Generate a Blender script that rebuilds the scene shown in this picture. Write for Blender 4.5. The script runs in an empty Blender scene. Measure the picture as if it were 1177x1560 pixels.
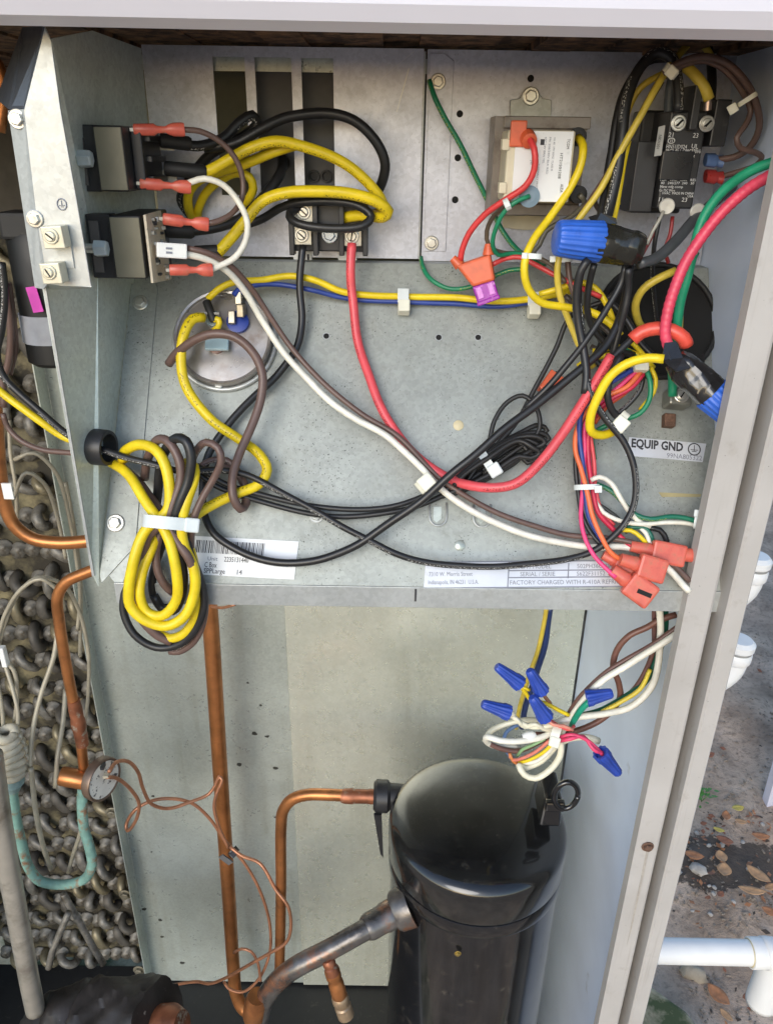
import bpy, math, random
from mathutils import Vector as V, Matrix
R = math.radians
rnd = random.Random(7)
sc = bpy.context.scene
col = sc.collection

# ------------------------------------------------------------------ camera
FPX, CX, CY = 1173.0, 588.5, 780.0
PITCH, ROLL, CAMZ = R(25.15), R(0.85), 1.52
fw = V((0, math.cos(PITCH), -math.sin(PITCH)))
up0 = V((0, math.sin(PITCH), math.cos(PITCH))); ri0 = V((1, 0, 0))
ri = ri0*math.cos(ROLL) + up0*math.sin(ROLL)
up = up0*math.cos(ROLL) - ri0*math.sin(ROLL)
CAM = V((0, 0, CAMZ))
cd = bpy.data.cameras.new('camera'); cam = bpy.data.objects.new('camera', cd); col.objects.link(cam)
cd.sensor_fit = 'HORIZONTAL'; cd.sensor_width = 36; cd.lens = 36*FPX/1177
cd.clip_start = 0.02; cd.clip_end = 500
m = Matrix((ri, up, -fw)).transposed().to_4x4(); m.translation = CAM
cam.matrix_world = m
sc.camera = cam

# ------------------------------------------------------------------ world, sun, exposure
w = bpy.data.worlds.new('World'); sc.world = w; w.use_nodes = True
nt = w.node_tree; nt.nodes.clear()
SUN_EL, SUN_AZ = R(24), R(200)      # azimuth clockwise from +Y
sky = nt.nodes.new('ShaderNodeTexSky'); sky.sky_type = 'NISHITA'; sky.sun_disc = False
sky.sun_elevation = SUN_EL; sky.sun_rotation = SUN_AZ
sky.air_density = 1.0; sky.dust_density = 0.8; sky.ozone_density = 1.5
bg = nt.nodes.new('ShaderNodeBackground'); bg.inputs[1].default_value = 0.15
out = nt.nodes.new('ShaderNodeOutputWorld')
nt.links.new(sky.outputs[0], bg.inputs[0]); nt.links.new(bg.outputs[0], out.inputs[0])
sd = bpy.data.lights.new('sun', 'SUN'); sun = bpy.data.objects.new('sun', sd); col.objects.link(sun)
sd.energy = 0.85; sd.angle = R(34); sd.color = (1, .985, .955)
sdir = V((math.sin(SUN_AZ)*math.cos(SUN_EL), math.cos(SUN_AZ)*math.cos(SUN_EL), math.sin(SUN_EL)))
sun.rotation_euler = sdir.to_track_quat('Z', 'Y').to_euler()
sc.view_settings.view_transform = 'Standard'; sc.view_settings.look = 'None'
sc.view_settings.exposure = 0.78; sc.view_settings.gamma = 1.0
sc.view_settings.use_curve_mapping = False

# ------------------------------------------------------------------ where a picture point lies in the place
def ray(px, py): return fw + ri*((px-CX)/FPX) + up*((CY-py)/FPX)
def atY(px, py, y): d = ray(px, py); return CAM + d*(y/d.y)
def atZ(px, py, z): d = ray(px, py); return CAM + d*((z-CAMZ)/d.z)
def dep(p): return (p-CAM).dot(fw)
def mm(px, p): return px*dep(p)/FPX           # a picture length at a point, in metres
YF, YB, YW = 0.56, 0.73, 0.92                 # front plane, back panel of the box, rear wall of the cabinet
XR = 0.283
ZC = atY(600, 397, YB).z                      # foot of the back panel
YT = 0.712
ZS = atY(600, 893, YF).z                      # foot of the sloping panel
sl_up = V((0, YT-YF, ZC-ZS)).normalized()
sl_n = V((0, -sl_up.z, sl_up.y))              # out of the sloping panel, towards the front and up
SL0 = V((0, YF, ZS))
def onB(px, py, lift=0): return atY(px, py, YB-lift)
def onS(px, py, lift=0):
    d = ray(px, py); o = SL0 + sl_n*lift
    return CAM + d*((o-CAM).dot(sl_n)/d.dot(sl_n))
def box(px, py, lift=0):
    a, b = onB(px, py, lift), onS(px, py, lift)
    return a if (a-CAM).length < (b-CAM).length else b
ZFLOOR = 0.115                                # base pan above the ground

# ------------------------------------------------------------------ materials
MATS = {}
def newmat(name):
    m = bpy.data.materials.new(name); m.use_nodes = True
    n = m.node_tree.nodes; b = n['Principled BSDF']
    return m, n, m.node_tree.links, b
def noise(n, l, co, scale, detail=4, rough=.55):
    t = n.new('ShaderNodeTexNoise'); t.inputs['Scale'].default_value = scale
    t.inputs['Detail'].default_value = detail; t.inputs['Roughness'].default_value = rough
    l.new(co, t.inputs['Vector']); return t.outputs['Fac']
def ramp(n, l, fac, p0, p1, c0=(0, 0, 0), c1=(1, 1, 1)):
    r = n.new('ShaderNodeValToRGB'); e = r.color_ramp.elements
    e[0].position, e[1].position = p0, p1
    e[0].color, e[1].color = (*c0, 1), (*c1, 1)
    l.new(fac, r.inputs[0]); return r.outputs[0]
def mixc(n, l, fac, a, b, mode='MIX'):
    x = n.new('ShaderNodeMix'); x.data_type = 'RGBA'; x.blend_type = mode
    for sock, v in ((x.inputs[0], fac), (x.inputs[6], a), (x.inputs[7], b)):
        if isinstance(v, (int, float)): sock.default_value = v
        elif isinstance(v, tuple): sock.default_value = (*v, 1)
        else: l.new(v, sock)
    return x.outputs[2]
def bump(n, l, b, h, s=.2, d=.001):
    x = n.new('ShaderNodeBump'); x.inputs['Strength'].default_value = s; x.inputs['Distance'].default_value = d
    l.new(h, x.inputs['Height']); l.new(x.outputs[0], b.inputs['Normal'])
def coord(n, kind='Object'): return n.new('ShaderNodeTexCoord').outputs[kind]

def M(name, c, rough=.5, metal=0., var=.15, scale=60, dirt=None, dirt_p=(.6, .72), dscale=40, bmp=0., coat=0., rvar=.1, spec=.5):
    """plain procedural surface: colour with soft variation, optional grime, fine relief"""
    if name in MATS: return MATS[name]
    m, n, l, b = newmat(name); co = coord(n)
    f = noise(n, l, co, scale)
    lo = tuple(x*(1-var) for x in c); hi = tuple(min(1, x*(1+var)) for x in c)
    cc = ramp(n, l, f, .3, .7, lo, hi)
    if dirt:
        g = noise(n, l, co, dscale, 6, .65)
        cc = mixc(n, l, ramp(n, l, g, *dirt_p), cc, dirt)
    l.new(cc, b.inputs['Base Color'])
    b.inputs['Metallic'].default_value = metal
    rr = n.new('ShaderNodeMapRange'); rr.inputs[3].default_value = max(.04, rough-rvar); rr.inputs[4].default_value = min(1, rough+rvar)
    l.new(f, rr.inputs[0]); l.new(rr.outputs[0], b.inputs['Roughness'])
    b.inputs['Coat Weight'].default_value = coat
    b.inputs['Specular IOR Level'].default_value = spec
    if bmp: bump(n, l, b, noise(n, l, co, scale*4), bmp)
    MATS[name] = m; return m

def galvanised(name, base, specks=.0, metal=.55, rough=.42, blot=.25, streak=0):
    m, n, l, b = newmat(name); co = coord(n)
    vo = n.new('ShaderNodeTexVoronoi'); vo.inputs['Scale'].default_value = 330; l.new(co, vo.inputs['Vector'])
    big = noise(n, l, co, 9, 5, .6); mid = noise(n, l, co, 60, 5, .65)
    c = ramp(n, l, big, .3, .72, tuple(x*(1-blot) for x in base), tuple(min(1, x*(1+blot*.7)) for x in base))
    sp = n.new('ShaderNodeSeparateColor'); l.new(vo.outputs['Color'], sp.inputs[0])
    c = mixc(n, l, .16, c, ramp(n, l, sp.outputs[0], 0, 1, tuple(x*.55 for x in base), tuple(min(1, x*1.45) for x in base)))
    c = mixc(n, l, ramp(n, l, mid, .56, .78, (0, 0, 0), (.4, .4, .4)), c, tuple(x*.6 for x in (base[0]*1.05, base[1], base[2]*.88)))
    if specks:
        s = noise(n, l, co, 620, 2, .6); s2 = noise(n, l, co, 26, 3)
        k = n.new('ShaderNodeMath'); k.operation = 'MULTIPLY'
        l.new(ramp(n, l, s, .63, .70), k.inputs[0]); l.new(ramp(n, l, s2, .40, .62, (.05,)*3, (specks,)*3), k.inputs[1])
        c = mixc(n, l, k.outputs[0], c, (.035, .033, .03))
    if streak:      # water runs and wiped dust
        mp = n.new('ShaderNodeMapping'); mp.inputs['Scale'].default_value = (38, 38, 2.2); l.new(co, mp.inputs['Vector'])
        k1 = noise(n, l, mp.outputs[0], 1, 5, .6); k2 = noise(n, l, co, 7, 4, .6)
        k = n.new('ShaderNodeMath'); k.operation = 'MULTIPLY'
        l.new(ramp(n, l, k1, .50, .74), k.inputs[0]); l.new(ramp(n, l, k2, .42, .68, (.0,)*3, (streak,)*3), k.inputs[1])
        c = mixc(n, l, k.outputs[0], c, tuple(x*.42 for x in (base[0]*1.1, base[1], base[2]*.8)))
    l.new(c, b.inputs['Base Color'])
    b.inputs['Metallic'].default_value = metal
    rr = n.new('ShaderNodeMapRange'); rr.inputs[3].default_value = rough-.1; rr.inputs[4].default_value = rough+.16
    l.new(mid, rr.inputs[0]); l.new(rr.outputs[0], b.inputs['Roughness'])
    bump(n, l, b, mid, .06, .0006)
    MATS[name] = m; return m

def wiremat(c, print_=None, rough=.38, var=.12):
    key = 'wire_%s_%s_%s' % (c, print_, rough)
    if key in MATS: return MATS[key]
    m, n, l, b = newmat('wire_insulation'); co = coord(n)
    f = noise(n, l, co, 70, 5, .6)
    cc = ramp(n, l, f, .3, .7, tuple(x*(1-var*1.5) for x in c), tuple(min(1, x*(1+var)) for x in c))
    g = noise(n, l, co, 190, 4, .7)
    cc = mixc(n, l, ramp(n, l, g, .64, .85, (0, 0, 0), (.35,)*3), cc, tuple(x*.45+.02 for x in c))
    if print_:
        uv = n.new('ShaderNodeSeparateXYZ'); l.new(coord(n, 'UV'), uv.inputs[0])
        def mth(op, a, bb=None):
            x = n.new('ShaderNodeMath'); x.operation = op
            for i, v in enumerate((a, bb)):
                if v is None: continue
                if isinstance(v, (int, float)): x.inputs[i].default_value = v
                else: l.new(v, x.inputs[i])
            return x.outputs[0]
        band = mth('LESS_THAN', mth('ABSOLUTE', mth('SUBTRACT', uv.outputs[1], .12)), .05)
        cx = n.new('ShaderNodeCombineXYZ')
        l.new(mth('MULTIPLY', uv.outputs[0], 650), cx.inputs[0]); l.new(mth('MULTIPLY', uv.outputs[1], 22), cx.inputs[1])
        let = ramp(n, l, noise(n, l, cx.outputs[0], 1, 1, .5), .53, .60, (0, 0, 0), (.85,)*3)
        cw = n.new('ShaderNodeCombineXYZ'); l.new(mth('MULTIPLY', uv.outputs[0], 22), cw.inputs[0])
        word = mth('GREATER_THAN', noise(n, l, cw.outputs[0], 1, 0), .46)
        cc = mixc(n, l, mth('MULTIPLY', mth('MULTIPLY', band, let), word), cc, print_)
    l.new(cc, b.inputs['Base Color'])
    rr = n.new('ShaderNodeMapRange'); rr.inputs[3].default_value = rough-.1; rr.inputs[4].default_value = rough+.15
    l.new(f, rr.inputs[0]); l.new(rr.outputs[0], b.inputs['Roughness'])
    bump(n, l, b, f, .08, .0006)
    MATS[key] = m; return m

galv_back = galvanised('galvanised_back', (.57, .585, .65), .25, .45, .40)
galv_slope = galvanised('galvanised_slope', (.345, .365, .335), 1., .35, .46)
galv_side = galvanised('galvanised_side', (.64, .70, .64), .3, .45, .42)
galv_flange = galvanised('galvanised_flange', (.46, .48, .47), .1, .4, .36)
galv_dull = galvanised('galvanised_dull', (.53, .575, .52), .3, .45, .28, .2, .7)
galv_rear = galvanised('galvanised_rear', (.76, .785, .655), .12, .55, .22, .12, .45)
galv_paint = M('primer_paint', (.70, .79, .95), .34, 0, .06, 12, (.30, .32, .33), (.66, .85), 18, .05)
steel = M('zinc_screw', (.62, .61, .56), .33, .75, .12, 200, (.25, .24, .2), (.58, .8), 260)
cream_metal = M('plated_lug', (.66, .63, .50), .4, .45, .1, 150, (.35, .3, .2), (.62, .85), 200)
grey_lug = M('grey_lug', (.24, .24, .21), .36, .5, .12, 150, (.2, .17, .12), (.6, .85), 200)
lid_paint = M('lid_paint', (.66, .645, .70), .38, 0, .03, 6, (.45, .44, .48), (.68, .9), 9, .03)
def post_material():
    m, n, l, b = newmat('taupe_paint'); co = coord(n)
    c = ramp(n, l, noise(n, l, co, 14, 5), .3, .7, (.41, .385, .355), (.48, .455, .425))
    c = mixc(n, l, ramp(n, l, noise(n, l, co, 300, 2), .75, .79, (0, 0, 0), (.7,)*3), c, (.08, .07, .06))
    c = mixc(n, l, ramp(n, l, noise(n, l, co, 45, 6, .7), .58, .80, (0, 0, 0), (.45,)*3), c, (.22, .17, .12))
    mp = n.new('ShaderNodeMapping'); mp.inputs['Scale'].default_value = (160, 160, 7); l.new(co, mp.inputs['Vector'])
    c = mixc(n, l, ramp(n, l, noise(n, l, mp.outputs[0], 1, 3, .6), .60, .78, (0, 0, 0), (.45,)*3), c, (.27, .23, .19))
    l.new(c, b.inputs['Base Color']); b.inputs['Roughness'].default_value = .48
    bump(n, l, b, noise(n, l, co, 500, 2), .05, .0004); return m
post_paint = post_material()
black_plastic = M('black_plastic', (.022, .022, .024), .42, 0, .25, 60, (.10, .095, .085), (.62, .9), 150, .04)
black_gloss = M('black_gloss_paint', (.010, .010, .011), .16, 0, .3, 25, (.085, .075, .06), (.58, .85), 55, .03, .5)
black_rubber = M('black_rubber', (.016, .016, .016), .6, 0, .2, 80, (.08, .075, .06), (.6, .9), 100)
dark = M('dark_void', (.012, .012, .012), .9)
relay_face = M('relay_resin', (.20, .185, .13), .36, 0, .12, 40, (.22, .21, .16), (.6, .85), 60, .03)
pcb = M('pale_circuit_board', (.60, .53, .40), .5, 0, .1, 200, (.2, .16, .1), (.60, .7), 300)
pcb_tin = M('solder', (.42, .41, .37), .4, .6)
red_vinyl = M('red_vinyl', (.62, .115, .075), .34, 0, .2, 120, (.42, .14, .08), (.5, .75), 120, .03)
orange_red = M('orange_red_vinyl', (.66, .12, .045), .4, 0, .15, 100)
cream_nylon = M('cream_nylon', (.74, .73, .60), .42, 0, .07, 60, (.5, .46, .34), (.64, .9), 90)
clear_nylon = M('milky_nylon', (.66, .70, .68), .38, 0, .07, 60)
white_nylon = M('white_nylon', (.80, .80, .76), .42, 0, .05, 60, (.45, .4, .32), (.66, .9), 90)
blue_nut = M('blue_nut_plastic', (.03, .125, .56), .4, 0, .12, 60, (.02, .07, .34), (.58, .85), 90, .02)
blue_small = M('blue_small_nut', (.025, .065, .36), .34, 0, .2, 60)
fuse_purple = M('fuse_purple', (.30, .012, .33), .2, 0, .25, 80, (.7, .3, .7), (.56, .66), 160)
pink_label = M('pink_label', (.78, .08, .52), .4)
copper = M('copper', (.46, .185, .065), .36, .7, .28, 30, (.13, .055, .03), (.56, .78), 22, .03)
copper_thin = M('copper_line', (.44, .20, .11), .4, .5, .2, 60)
copper_scorched = M('scorched_copper', (.27, .10, .05), .45, .55, .5, 40, (.42, .38, .30), (.58, .68), 70, .2)
verdigris = M('verdigris', (.17, .31, .26), .75, .05, .35, 45, (.24, .13, .07), (.54, .64), 50, .3)
tarnished = M('tarnished_suction', (.13, .12, .112), .30, .6, .75, 30, (.27, .125, .07), (.53, .63), 18, .3, rvar=.2)
tan_line = M('tan_capillary', (.40, .36, .27), .5, .2, .2, 40)
bend_metal = M('oxidised_bend', (.25, .235, .205), .5, .3, .5, 40, (.07, .058, .04), (.44, .64), 38, .3)
tubesheet = M('dirty_tube_sheet', (.20, .17, .095), .7, .1, .5, 30, (.03, .025, .016), (.36, .56), 22, .2)
alu = M('aluminium_pipe', (.46, .425, .36), .38, .55, .25, 15, (.20, .17, .13), (.50, .75), 24, .1)
cork = M('cork_tape', (.032, .027, .025), .45, 0, .6, 14, (.30, .27, .23), (.66, .72), 40, .8)
insulation = M('brown_insulation', (.20, .11, .06), .9, 0, .5, 90, (.05, .03, .02), (.45, .6), 60, .8)
plate_white = M('sticker_white', (.78, .79, .78), .45, 0, .04, 30, (.50, .50, .47), (.62, .9), 120)
plate_silver = M('sticker_silver', (.64, .66, .70), .35, .25, .06, 40, (.40, .38, .34), (.62, .85), 90)
ink = M('ink', (.03, .03, .035), .6)
ink_soft = M('faded_ink', (.22, .23, .27), .6)
ink_white = M('white_print', (.62, .62, .60), .6)
pvc = M('white_pvc', (.80, .79, .76), .35, 0, .04, 20, (.55, .53, .46), (.64, .9), 25)
pvc_line = M('pvc_cement', (.55, .48, .30), .4)
trafo_iron = M('laminated_iron', (.19, .165, .145), .4, .4, .2, 50, (.08, .06, .045), (.52, .75), 50, .05)
beige_plastic = M('bobbin_plastic', (.66, .60, .44), .5, 0, .08)
panel_lav = M('lavender_panel', (.58, .57, .64), .45, 0, .04, 8)
moss = M('mossy_concrete', (.34, .30, .20), .95, 0, .4, 22, (.055, .075, .03), (.42, .60), 17, .8)
stone = M('pale_stone', (.40, .37, .33), .9, 0, .25, 60, None, bmp=.4)
rust = M('rust', (.13, .07, .045), .8, .1, .4, 300, None, bmp=.3)
olive_tape = M('glossy_black_tape', (.017, .017, .014), .24, 0, .3, 30, (.05, .05, .04), (.6, .9), 90, .15, .3)
tape_black = M('creased_tape', (.016, .016, .017), .26, 0, .3, 30, (.07, .07, .075), (.62, .9), 120, .1, .5)

# ------------------------------------------------------------------ mesh helpers
class MB:
    def __init__(s): s.v = []; s.f = []; s.uv = None; s.sm = False
    def add(s, vs, fs):
        o = len(s.v); s.v += [V(x) for x in vs]; s.f += [tuple(i+o for i in q) for q in fs]; return s
    def box(s, c, size, rot=None):
        hx, hy, hz = size[0]/2, size[1]/2, size[2]/2
        vs = [V((x, y, z)) for x in (-hx, hx) for y in (-hy, hy) for z in (-hz, hz)]
        if rot is not None: vs = [rot @ x for x in vs]
        return s.add([V(c)+x for x in vs], [(0, 1, 3, 2), (4, 6, 7, 5), (0, 4, 5, 1), (2, 3, 7, 6), (0, 2, 6, 4), (1, 5, 7, 3)])
    def hexa(s, a, b):   # two quads
        return s.add(list(a)+list(b), [(3, 2, 1, 0), (4, 5, 6, 7), (0, 1, 5, 4), (1, 2, 6, 5), (2, 3, 7, 6), (3, 0, 4, 7)])
    def prism(s, poly, d):
        n = len(poly); d = V(d)
        fs = [tuple(range(n)), tuple(range(2*n-1, n-1, -1))] + [(i, i+n, (i+1) % n+n, (i+1) % n) for i in range(n)]
        return s.add([V(p) for p in poly]+[V(p)+d for p in poly], fs)
    def spin(s, p0, ax, prof, n=24, flute=None, squash=(1, 1), side=None):
        """profile (distance along axis, radius) turned about an axis; flute=(count, depth)"""
        ax = V(ax).normalized(); a = V(side) if side else ax.orthogonal()
        a = (a - ax*a.dot(ax)).normalized(); b = ax.cross(a); o = len(s.v); p0 = V(p0)
        for t, r in prof:
            for k in range(n):
                th = 2*math.pi*k/n
                q = r*(1+(flute[1]*math.cos(flute[0]*th) if flute else 0))
                s.v.append(p0+ax*t+a*(math.cos(th)*q*squash[0])+b*(math.sin(th)*q*squash[1]))
        for j in range(len(prof)-1):
            for k in range(n):
                k2 = (k+1) % n; s.f.append((o+j*n+k, o+j*n+k2, o+(j+1)*n+k2, o+(j+1)*n+k))
        if prof[0][1] > 1e-6: s.f.append(tuple(o+k for k in range(n-1, -1, -1)))
        if prof[-1][1] > 1e-6: s.f.append(tuple(o+(len(prof)-1)*n+k for k in range(n)))
        return s
    def tube(s, pts, r, n=9, rib=None):
        pts = [V(p) for p in pts]; s.sm = True
        rs = r if isinstance(r, list) else [r]*len(pts)
        T = []
        for i in range(len(pts)):
            t = pts[min(i+1, len(pts)-1)]-pts[max(i-1, 0)]
            T.append(t.normalized() if t.length > 1e-9 else V((0, 0, 1)))
        a = (CAM-pts[0]); a = (a-T[0]*a.dot(T[0])).normalized()
        o = len(s.v); uv = []; L = rnd.random()*3
        for i, p in enumerate(pts):
            a = a-T[i]*a.dot(T[i]); a = a.normalized() if a.length > 1e-6 else T[i].orthogonal().normalized()
            b = T[i].cross(a)
            if i: L += (p-pts[i-1]).length
            q = rs[i]
            if rib: q *= 1+rib*math.sin(i*1.9)
            for k in range(n):
                th = 2*math.pi*k/n; s.v.append(p+a*(math.cos(th)*q)+b*(math.sin(th)*q)); uv.append((L, k/n))
        if s.uv is None: s.uv = {}
        for i in range(len(pts)-1):
            for k in range(n):
                k2 = (k+1) % n
                s.uv[len(s.f)] = [uv[i*n+k], (uv[i*n+k2][0], (k+1)/n), (uv[(i+1)*n+k2][0], (k+1)/n), uv[(i+1)*n+k]]
                s.f.append((o+i*n+k, o+i*n+k2, o+(i+1)*n+k2, o+(i+1)*n+k))
        s.f.append(tuple(o+k for k in range(n-1, -1, -1))); s.f.append(tuple(o+(len(pts)-1)*n+k for k in range(n)))
        return s

ROOT = {}
def setp(o, label=None, cat=None, group=None, kind=None):
    if label: o['label'] = label
    if cat: o['category'] = cat
    if group: o['group'] = group
    if kind: o['kind'] = kind
    return o
def thing(name, label, cat, loc, group=None, kind=None):
    o = bpy.data.objects.new(name, None); col.objects.link(o); o.location = loc; o.empty_display_size = .01
    ROOT[o] = V(loc); return setp(o, label, cat, group, kind)
def obj(name, mb, mat, parent=None, label=None, cat=None, group=None, kind=None, bev=0, smooth=None, seg=2):
    if parent is not None: org = ROOT[parent]
    else:
        xs = [p.x for p in mb.v]; ys = [p.y for p in mb.v]; zs = [p.z for p in mb.v]
        org = V(((min(xs)+max(xs))/2, (min(ys)+max(ys))/2, min(zs)))
    me = bpy.data.meshes.new(name); me.from_pydata([p-org for p in mb.v], [], mb.f); me.update()
    sm = mb.sm if smooth is None else smooth
    if sm: me.polygons.foreach_set('use_smooth', [True]*len(me.polygons))
    if sm and not mb.uv:
        try: me.set_sharp_from_angle(angle=R(38))
        except Exception: pass
    if mb.uv:
        ul = me.uv_layers.new(name='UV')
        for fi, q in mb.uv.items():
            for k, li in enumerate(me.polygons[fi].loop_indices): ul.data[li].uv = q[k]
    me.materials.append(mat)
    o = bpy.data.objects.new(name, me); col.objects.link(o)
    if parent is not None: o.parent = parent
    else: o.location = org
    ROOT[o] = org
    if bev:
        b = o.modifiers.new('bevel', 'BEVEL'); b.width = bev; b.segments = seg; b.limit_method = 'ANGLE'; b.angle_limit = R(35)
    return setp(o, label, cat, group, kind)
def sheet(name, pts, mat, th, parent=None, **kw):
    """a piece of sheet metal: outline and thickness (along its own normal, away from the camera)"""
    pts = [V(p) for p in pts]; nrm = V((0, 0, 0))
    for i in range(len(pts)): nrm += pts[i].cross(pts[(i+1) % len(pts)])
    nrm.normalize()
    if nrm.dot(CAM-pts[0]) > 0: nrm = -nrm
    return obj(name, MB().prism(pts, nrm*th), mat, parent, **kw)

def smoothpath(P, step=.004):
    P = [V(p) for p in P]
    Q = [P[0]*2-P[1]]+P+[P[-1]*2-P[-2]]; o = []
    for i in range(1, len(Q)-2):
        p0, p1, p2, p3 = Q[i-1:i+3]
        d0, d1, d2 = [max((a-b).length, 1e-5)**.5 for a, b in ((p1, p0), (p2, p1), (p3, p2))]
        m1 = ((p1-p0)/d0-(p2-p0)/(d0+d1)+(p2-p1)/d1)*d1; m2 = ((p2-p1)/d1-(p3-p1)/(d1+d2)+(p3-p2)/d2)*d1
        k = max(2, int((p2-p1).length/step))
        for j in range(k):
            t = j/k; t2 = t*t; t3 = t2*t
            o.append(p1*(2*t3-3*t2+1)+m1*(t3-2*t2+t)+p2*(-2*t3+3*t2)+m2*(t3-t2))
    o.append(P[-1]); return o

ng = 'loose wiring in the control box'
YEL, BLK, BRN, RED, WHT, BLU, GRN, ORG, PNK, GRY = ((.78, .585, .012), (.017, .017, .018), (.135, .083, .068), (.72, .085, .10), (.80, .77, .66),
    (.025, .055, .26), (.012, .21, .10), (.78, .16, .05), (.78, .06, .20), (.14, .15, .16))
DYEL = (.62, .47, .06)
def P3(p, base, lift):
    px, py = p[0], p[1]; k = p[2] if len(p) > 2 else lift
    return box(px, py, k/1000) if base == 'box' else atY(px, py, k/1000)
def wire(label, c, wpx, pts, lift=12, base='box', pr=None, cat='wire', name=None, group=ng, rib=None, mat=None, rough=.38, parent=None, step=.004):
    P = [P3(p, base, lift) for p in pts]
    r = sum(mm(wpx, p) for p in P)/len(P)/2*.87
    S = smoothpath(P, step)
    # nothing hand-bent is perfectly smooth
    ph = rnd.random()*9
    q4 = step/.004
    S = [p+V((math.sin(i*.21*q4+ph)+.8*math.sin(i*.47*q4+ph*5), math.sin(i*.17*q4+ph*2), math.sin(i*.19*q4+ph*3)+.8*math.sin(i*.41*q4+ph*7)))*(r*.13) for i, p in enumerate(S)]
    mb = MB().tube(S, r, 10, rib)
    nm = name or 'wire'
    return obj(nm, mb, mat or wiremat(c, pr, rough), parent, label if parent is None else None, cat if parent is None else None, group if parent is None else None)
def boot(parent, a, b, wpx, mat, name='boot', base='box', lift=12, prof=None, flat=1.0):
    p, q = P3(a, base, lift), P3(b, base, lift); L = (q-p).length; r = mm(wpx, p)/2*.86
    pr = prof or [(0, .8), (.05, 1), (.9, 1), (1, .75)]
    nc = (CAM-p).normalized()
    mb = MB().spin(p, q-p, [(t*L, k*r) for t, k in pr], 16, squash=(flat, 1), side=nc); mb.sm = True
    return obj(name, mb, mat, parent)
SPADE = [(0, .75), (.02, .92), (.40, .95), (.46, .6), (.62, .5), (.70, .85), (.78, 1.05), (.95, 1.12), (1, 1.0)]
def spade(parent, a, b, wpx, lift=12, base='box', mat=None):
    o = boot(parent, a, b, wpx, mat or red_vinyl, 'spade_connector', base, lift, SPADE, .62)
    p, q = P3(a, base, lift), P3(b, base, lift); d = (q-p).normalized(); r = mm(wpx, p)/2
    mb = MB().spin(p-d*r*.5, d, [(0, r*.3), (r*.6, r*.34)], 4); obj('tin_tongue', mb, pcb_tin, o); return o

def hexbolt(parent, c, n, r, mat=None, slot=False, name='screw', washer=True, head='hex'):
    n = V(n).normalized(); mb = MB(); h = r*.62
    if washer: mb.spin(c, n, [(0, r*1.45), (r*.16, r*1.45), (r*.24, r*1.3)], 18)
    o = obj(name, mb, mat or steel, parent) if washer else None
    mb = MB()
    if head == 'hex': mb.spin(V(c)+n*(r*.24 if washer else 0), n, [(0, r), (h*.85, r), (h, r*.86)], 6)
    else: mb.spin(V(c)+n*(r*.2), n, [(0, r), (h*.5, r), (h*.75, r*.8)], 16)
    hd = obj('head' if washer else name, mb, mat or steel, o if washer else parent, bev=r*.06)
    if slot:
        a = ri*math.cos(slot)+up*math.sin(slot); a = (a-n*a.dot(n)).normalized(); b = n.cross(a)
        rot = Matrix((a, b, n)).transposed()
        obj('slot', MB().box(V(c)+n*(r*.24+h*(.98 if head == 'hex' else .75)), (r*1.6, r*.26, r*.07), rot), dark, o if washer else parent)
    return o or hd

def tie(label, px, py, lift, ang, wide, tall, base='box', mat=None, head=None, hs=None, thick=9, group='nylon cable ties'):
    """nylon cable tie: a flat strap looped round the wires (axis along ang in the picture) and its square head"""
    c = P3((px, py, lift), base, lift); u = mm(1, c)
    n = (CAM-c).normalized(); ax = (ri*math.cos(ang)-up*math.sin(ang)); ax = (ax-n*ax.dot(n)).normalized(); ac = ax.cross(n)
    t = thing('cable_tie', label, 'cable tie', c, group); mt = mat or cream_nylon
    mb = MB(); N = 28; hw = thick*u/2; fs = []
    for k in range(N):
        th = 2*math.pi*k/N
        o_ = ac*(math.cos(th)*wide*u/2)+n*(math.sin(th)*tall*u/2); i_ = ac*(math.cos(th)*(wide*u/2-1.3*u))+n*(math.sin(th)*(tall*u/2-1.3*u))
        for q in (o_+ax*hw, o_-ax*hw, i_-ax*hw, i_+ax*hw): mb.v.append(c+q)
    for k in range(N):
        a, b = k*4, ((k+1) % N)*4
        for j in range(4): fs.append((a+j, a+(j+1) % 4, b+(j+1) % 4, b+j))
    mb.f = fs; obj('strap', mb, mt, t, smooth=True)
    hx, hy = head if head else (wide/2, 0)
    hc = c+ac*(hx*u)+ax*(hy*u)+n*(tall*u*.35)
    s = (hs or thick*1.5)*u
    obj('head', MB().box(hc, (s, s, s*.7), Matrix((ax, ac, n)).transposed()), mt, t, bev=s*.12)
    return t

def text(parent, s, tl, tr, h, mat, nrm, off=.0004, name='lettering', bold=0):
    """flat printed lettering that starts at tl, runs towards tr, cap height h"""
    cu = bpy.data.curves.new('t', 'FONT'); cu.body = s; cu.resolution_u = 2; cu.offset = bold
    ob = bpy.data.objects.new('t', cu); col.objects.link(ob)
    dg = bpy.context.evaluated_depsgraph_get(); me = bpy.data.meshes.new_from_object(ob.evaluated_get(dg))
    vs = [v.co.copy() for v in me.vertices]; fs = [tuple(p.vertices) for p in me.polygons]
    bpy.data.objects.remove(ob); bpy.data.meshes.remove(me); bpy.data.curves.remove(cu)
    if not vs: return
    x0, x1 = min(v.x for v in vs), max(v.x for v in vs)
    tl, tr, nrm = V(tl), V(tr), V(nrm).normalized(); e = tr-tl; L = e.length; e = e/L
    u = nrm.cross(e); kx = L/max(x1-x0, 1e-6); ky = h/.70
    mb = MB().add([tl+e*((v.x-x0)*kx)+u*((v.y)*ky)+nrm*off for v in vs], fs)
    return obj(name, mb, mat, parent)

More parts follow.
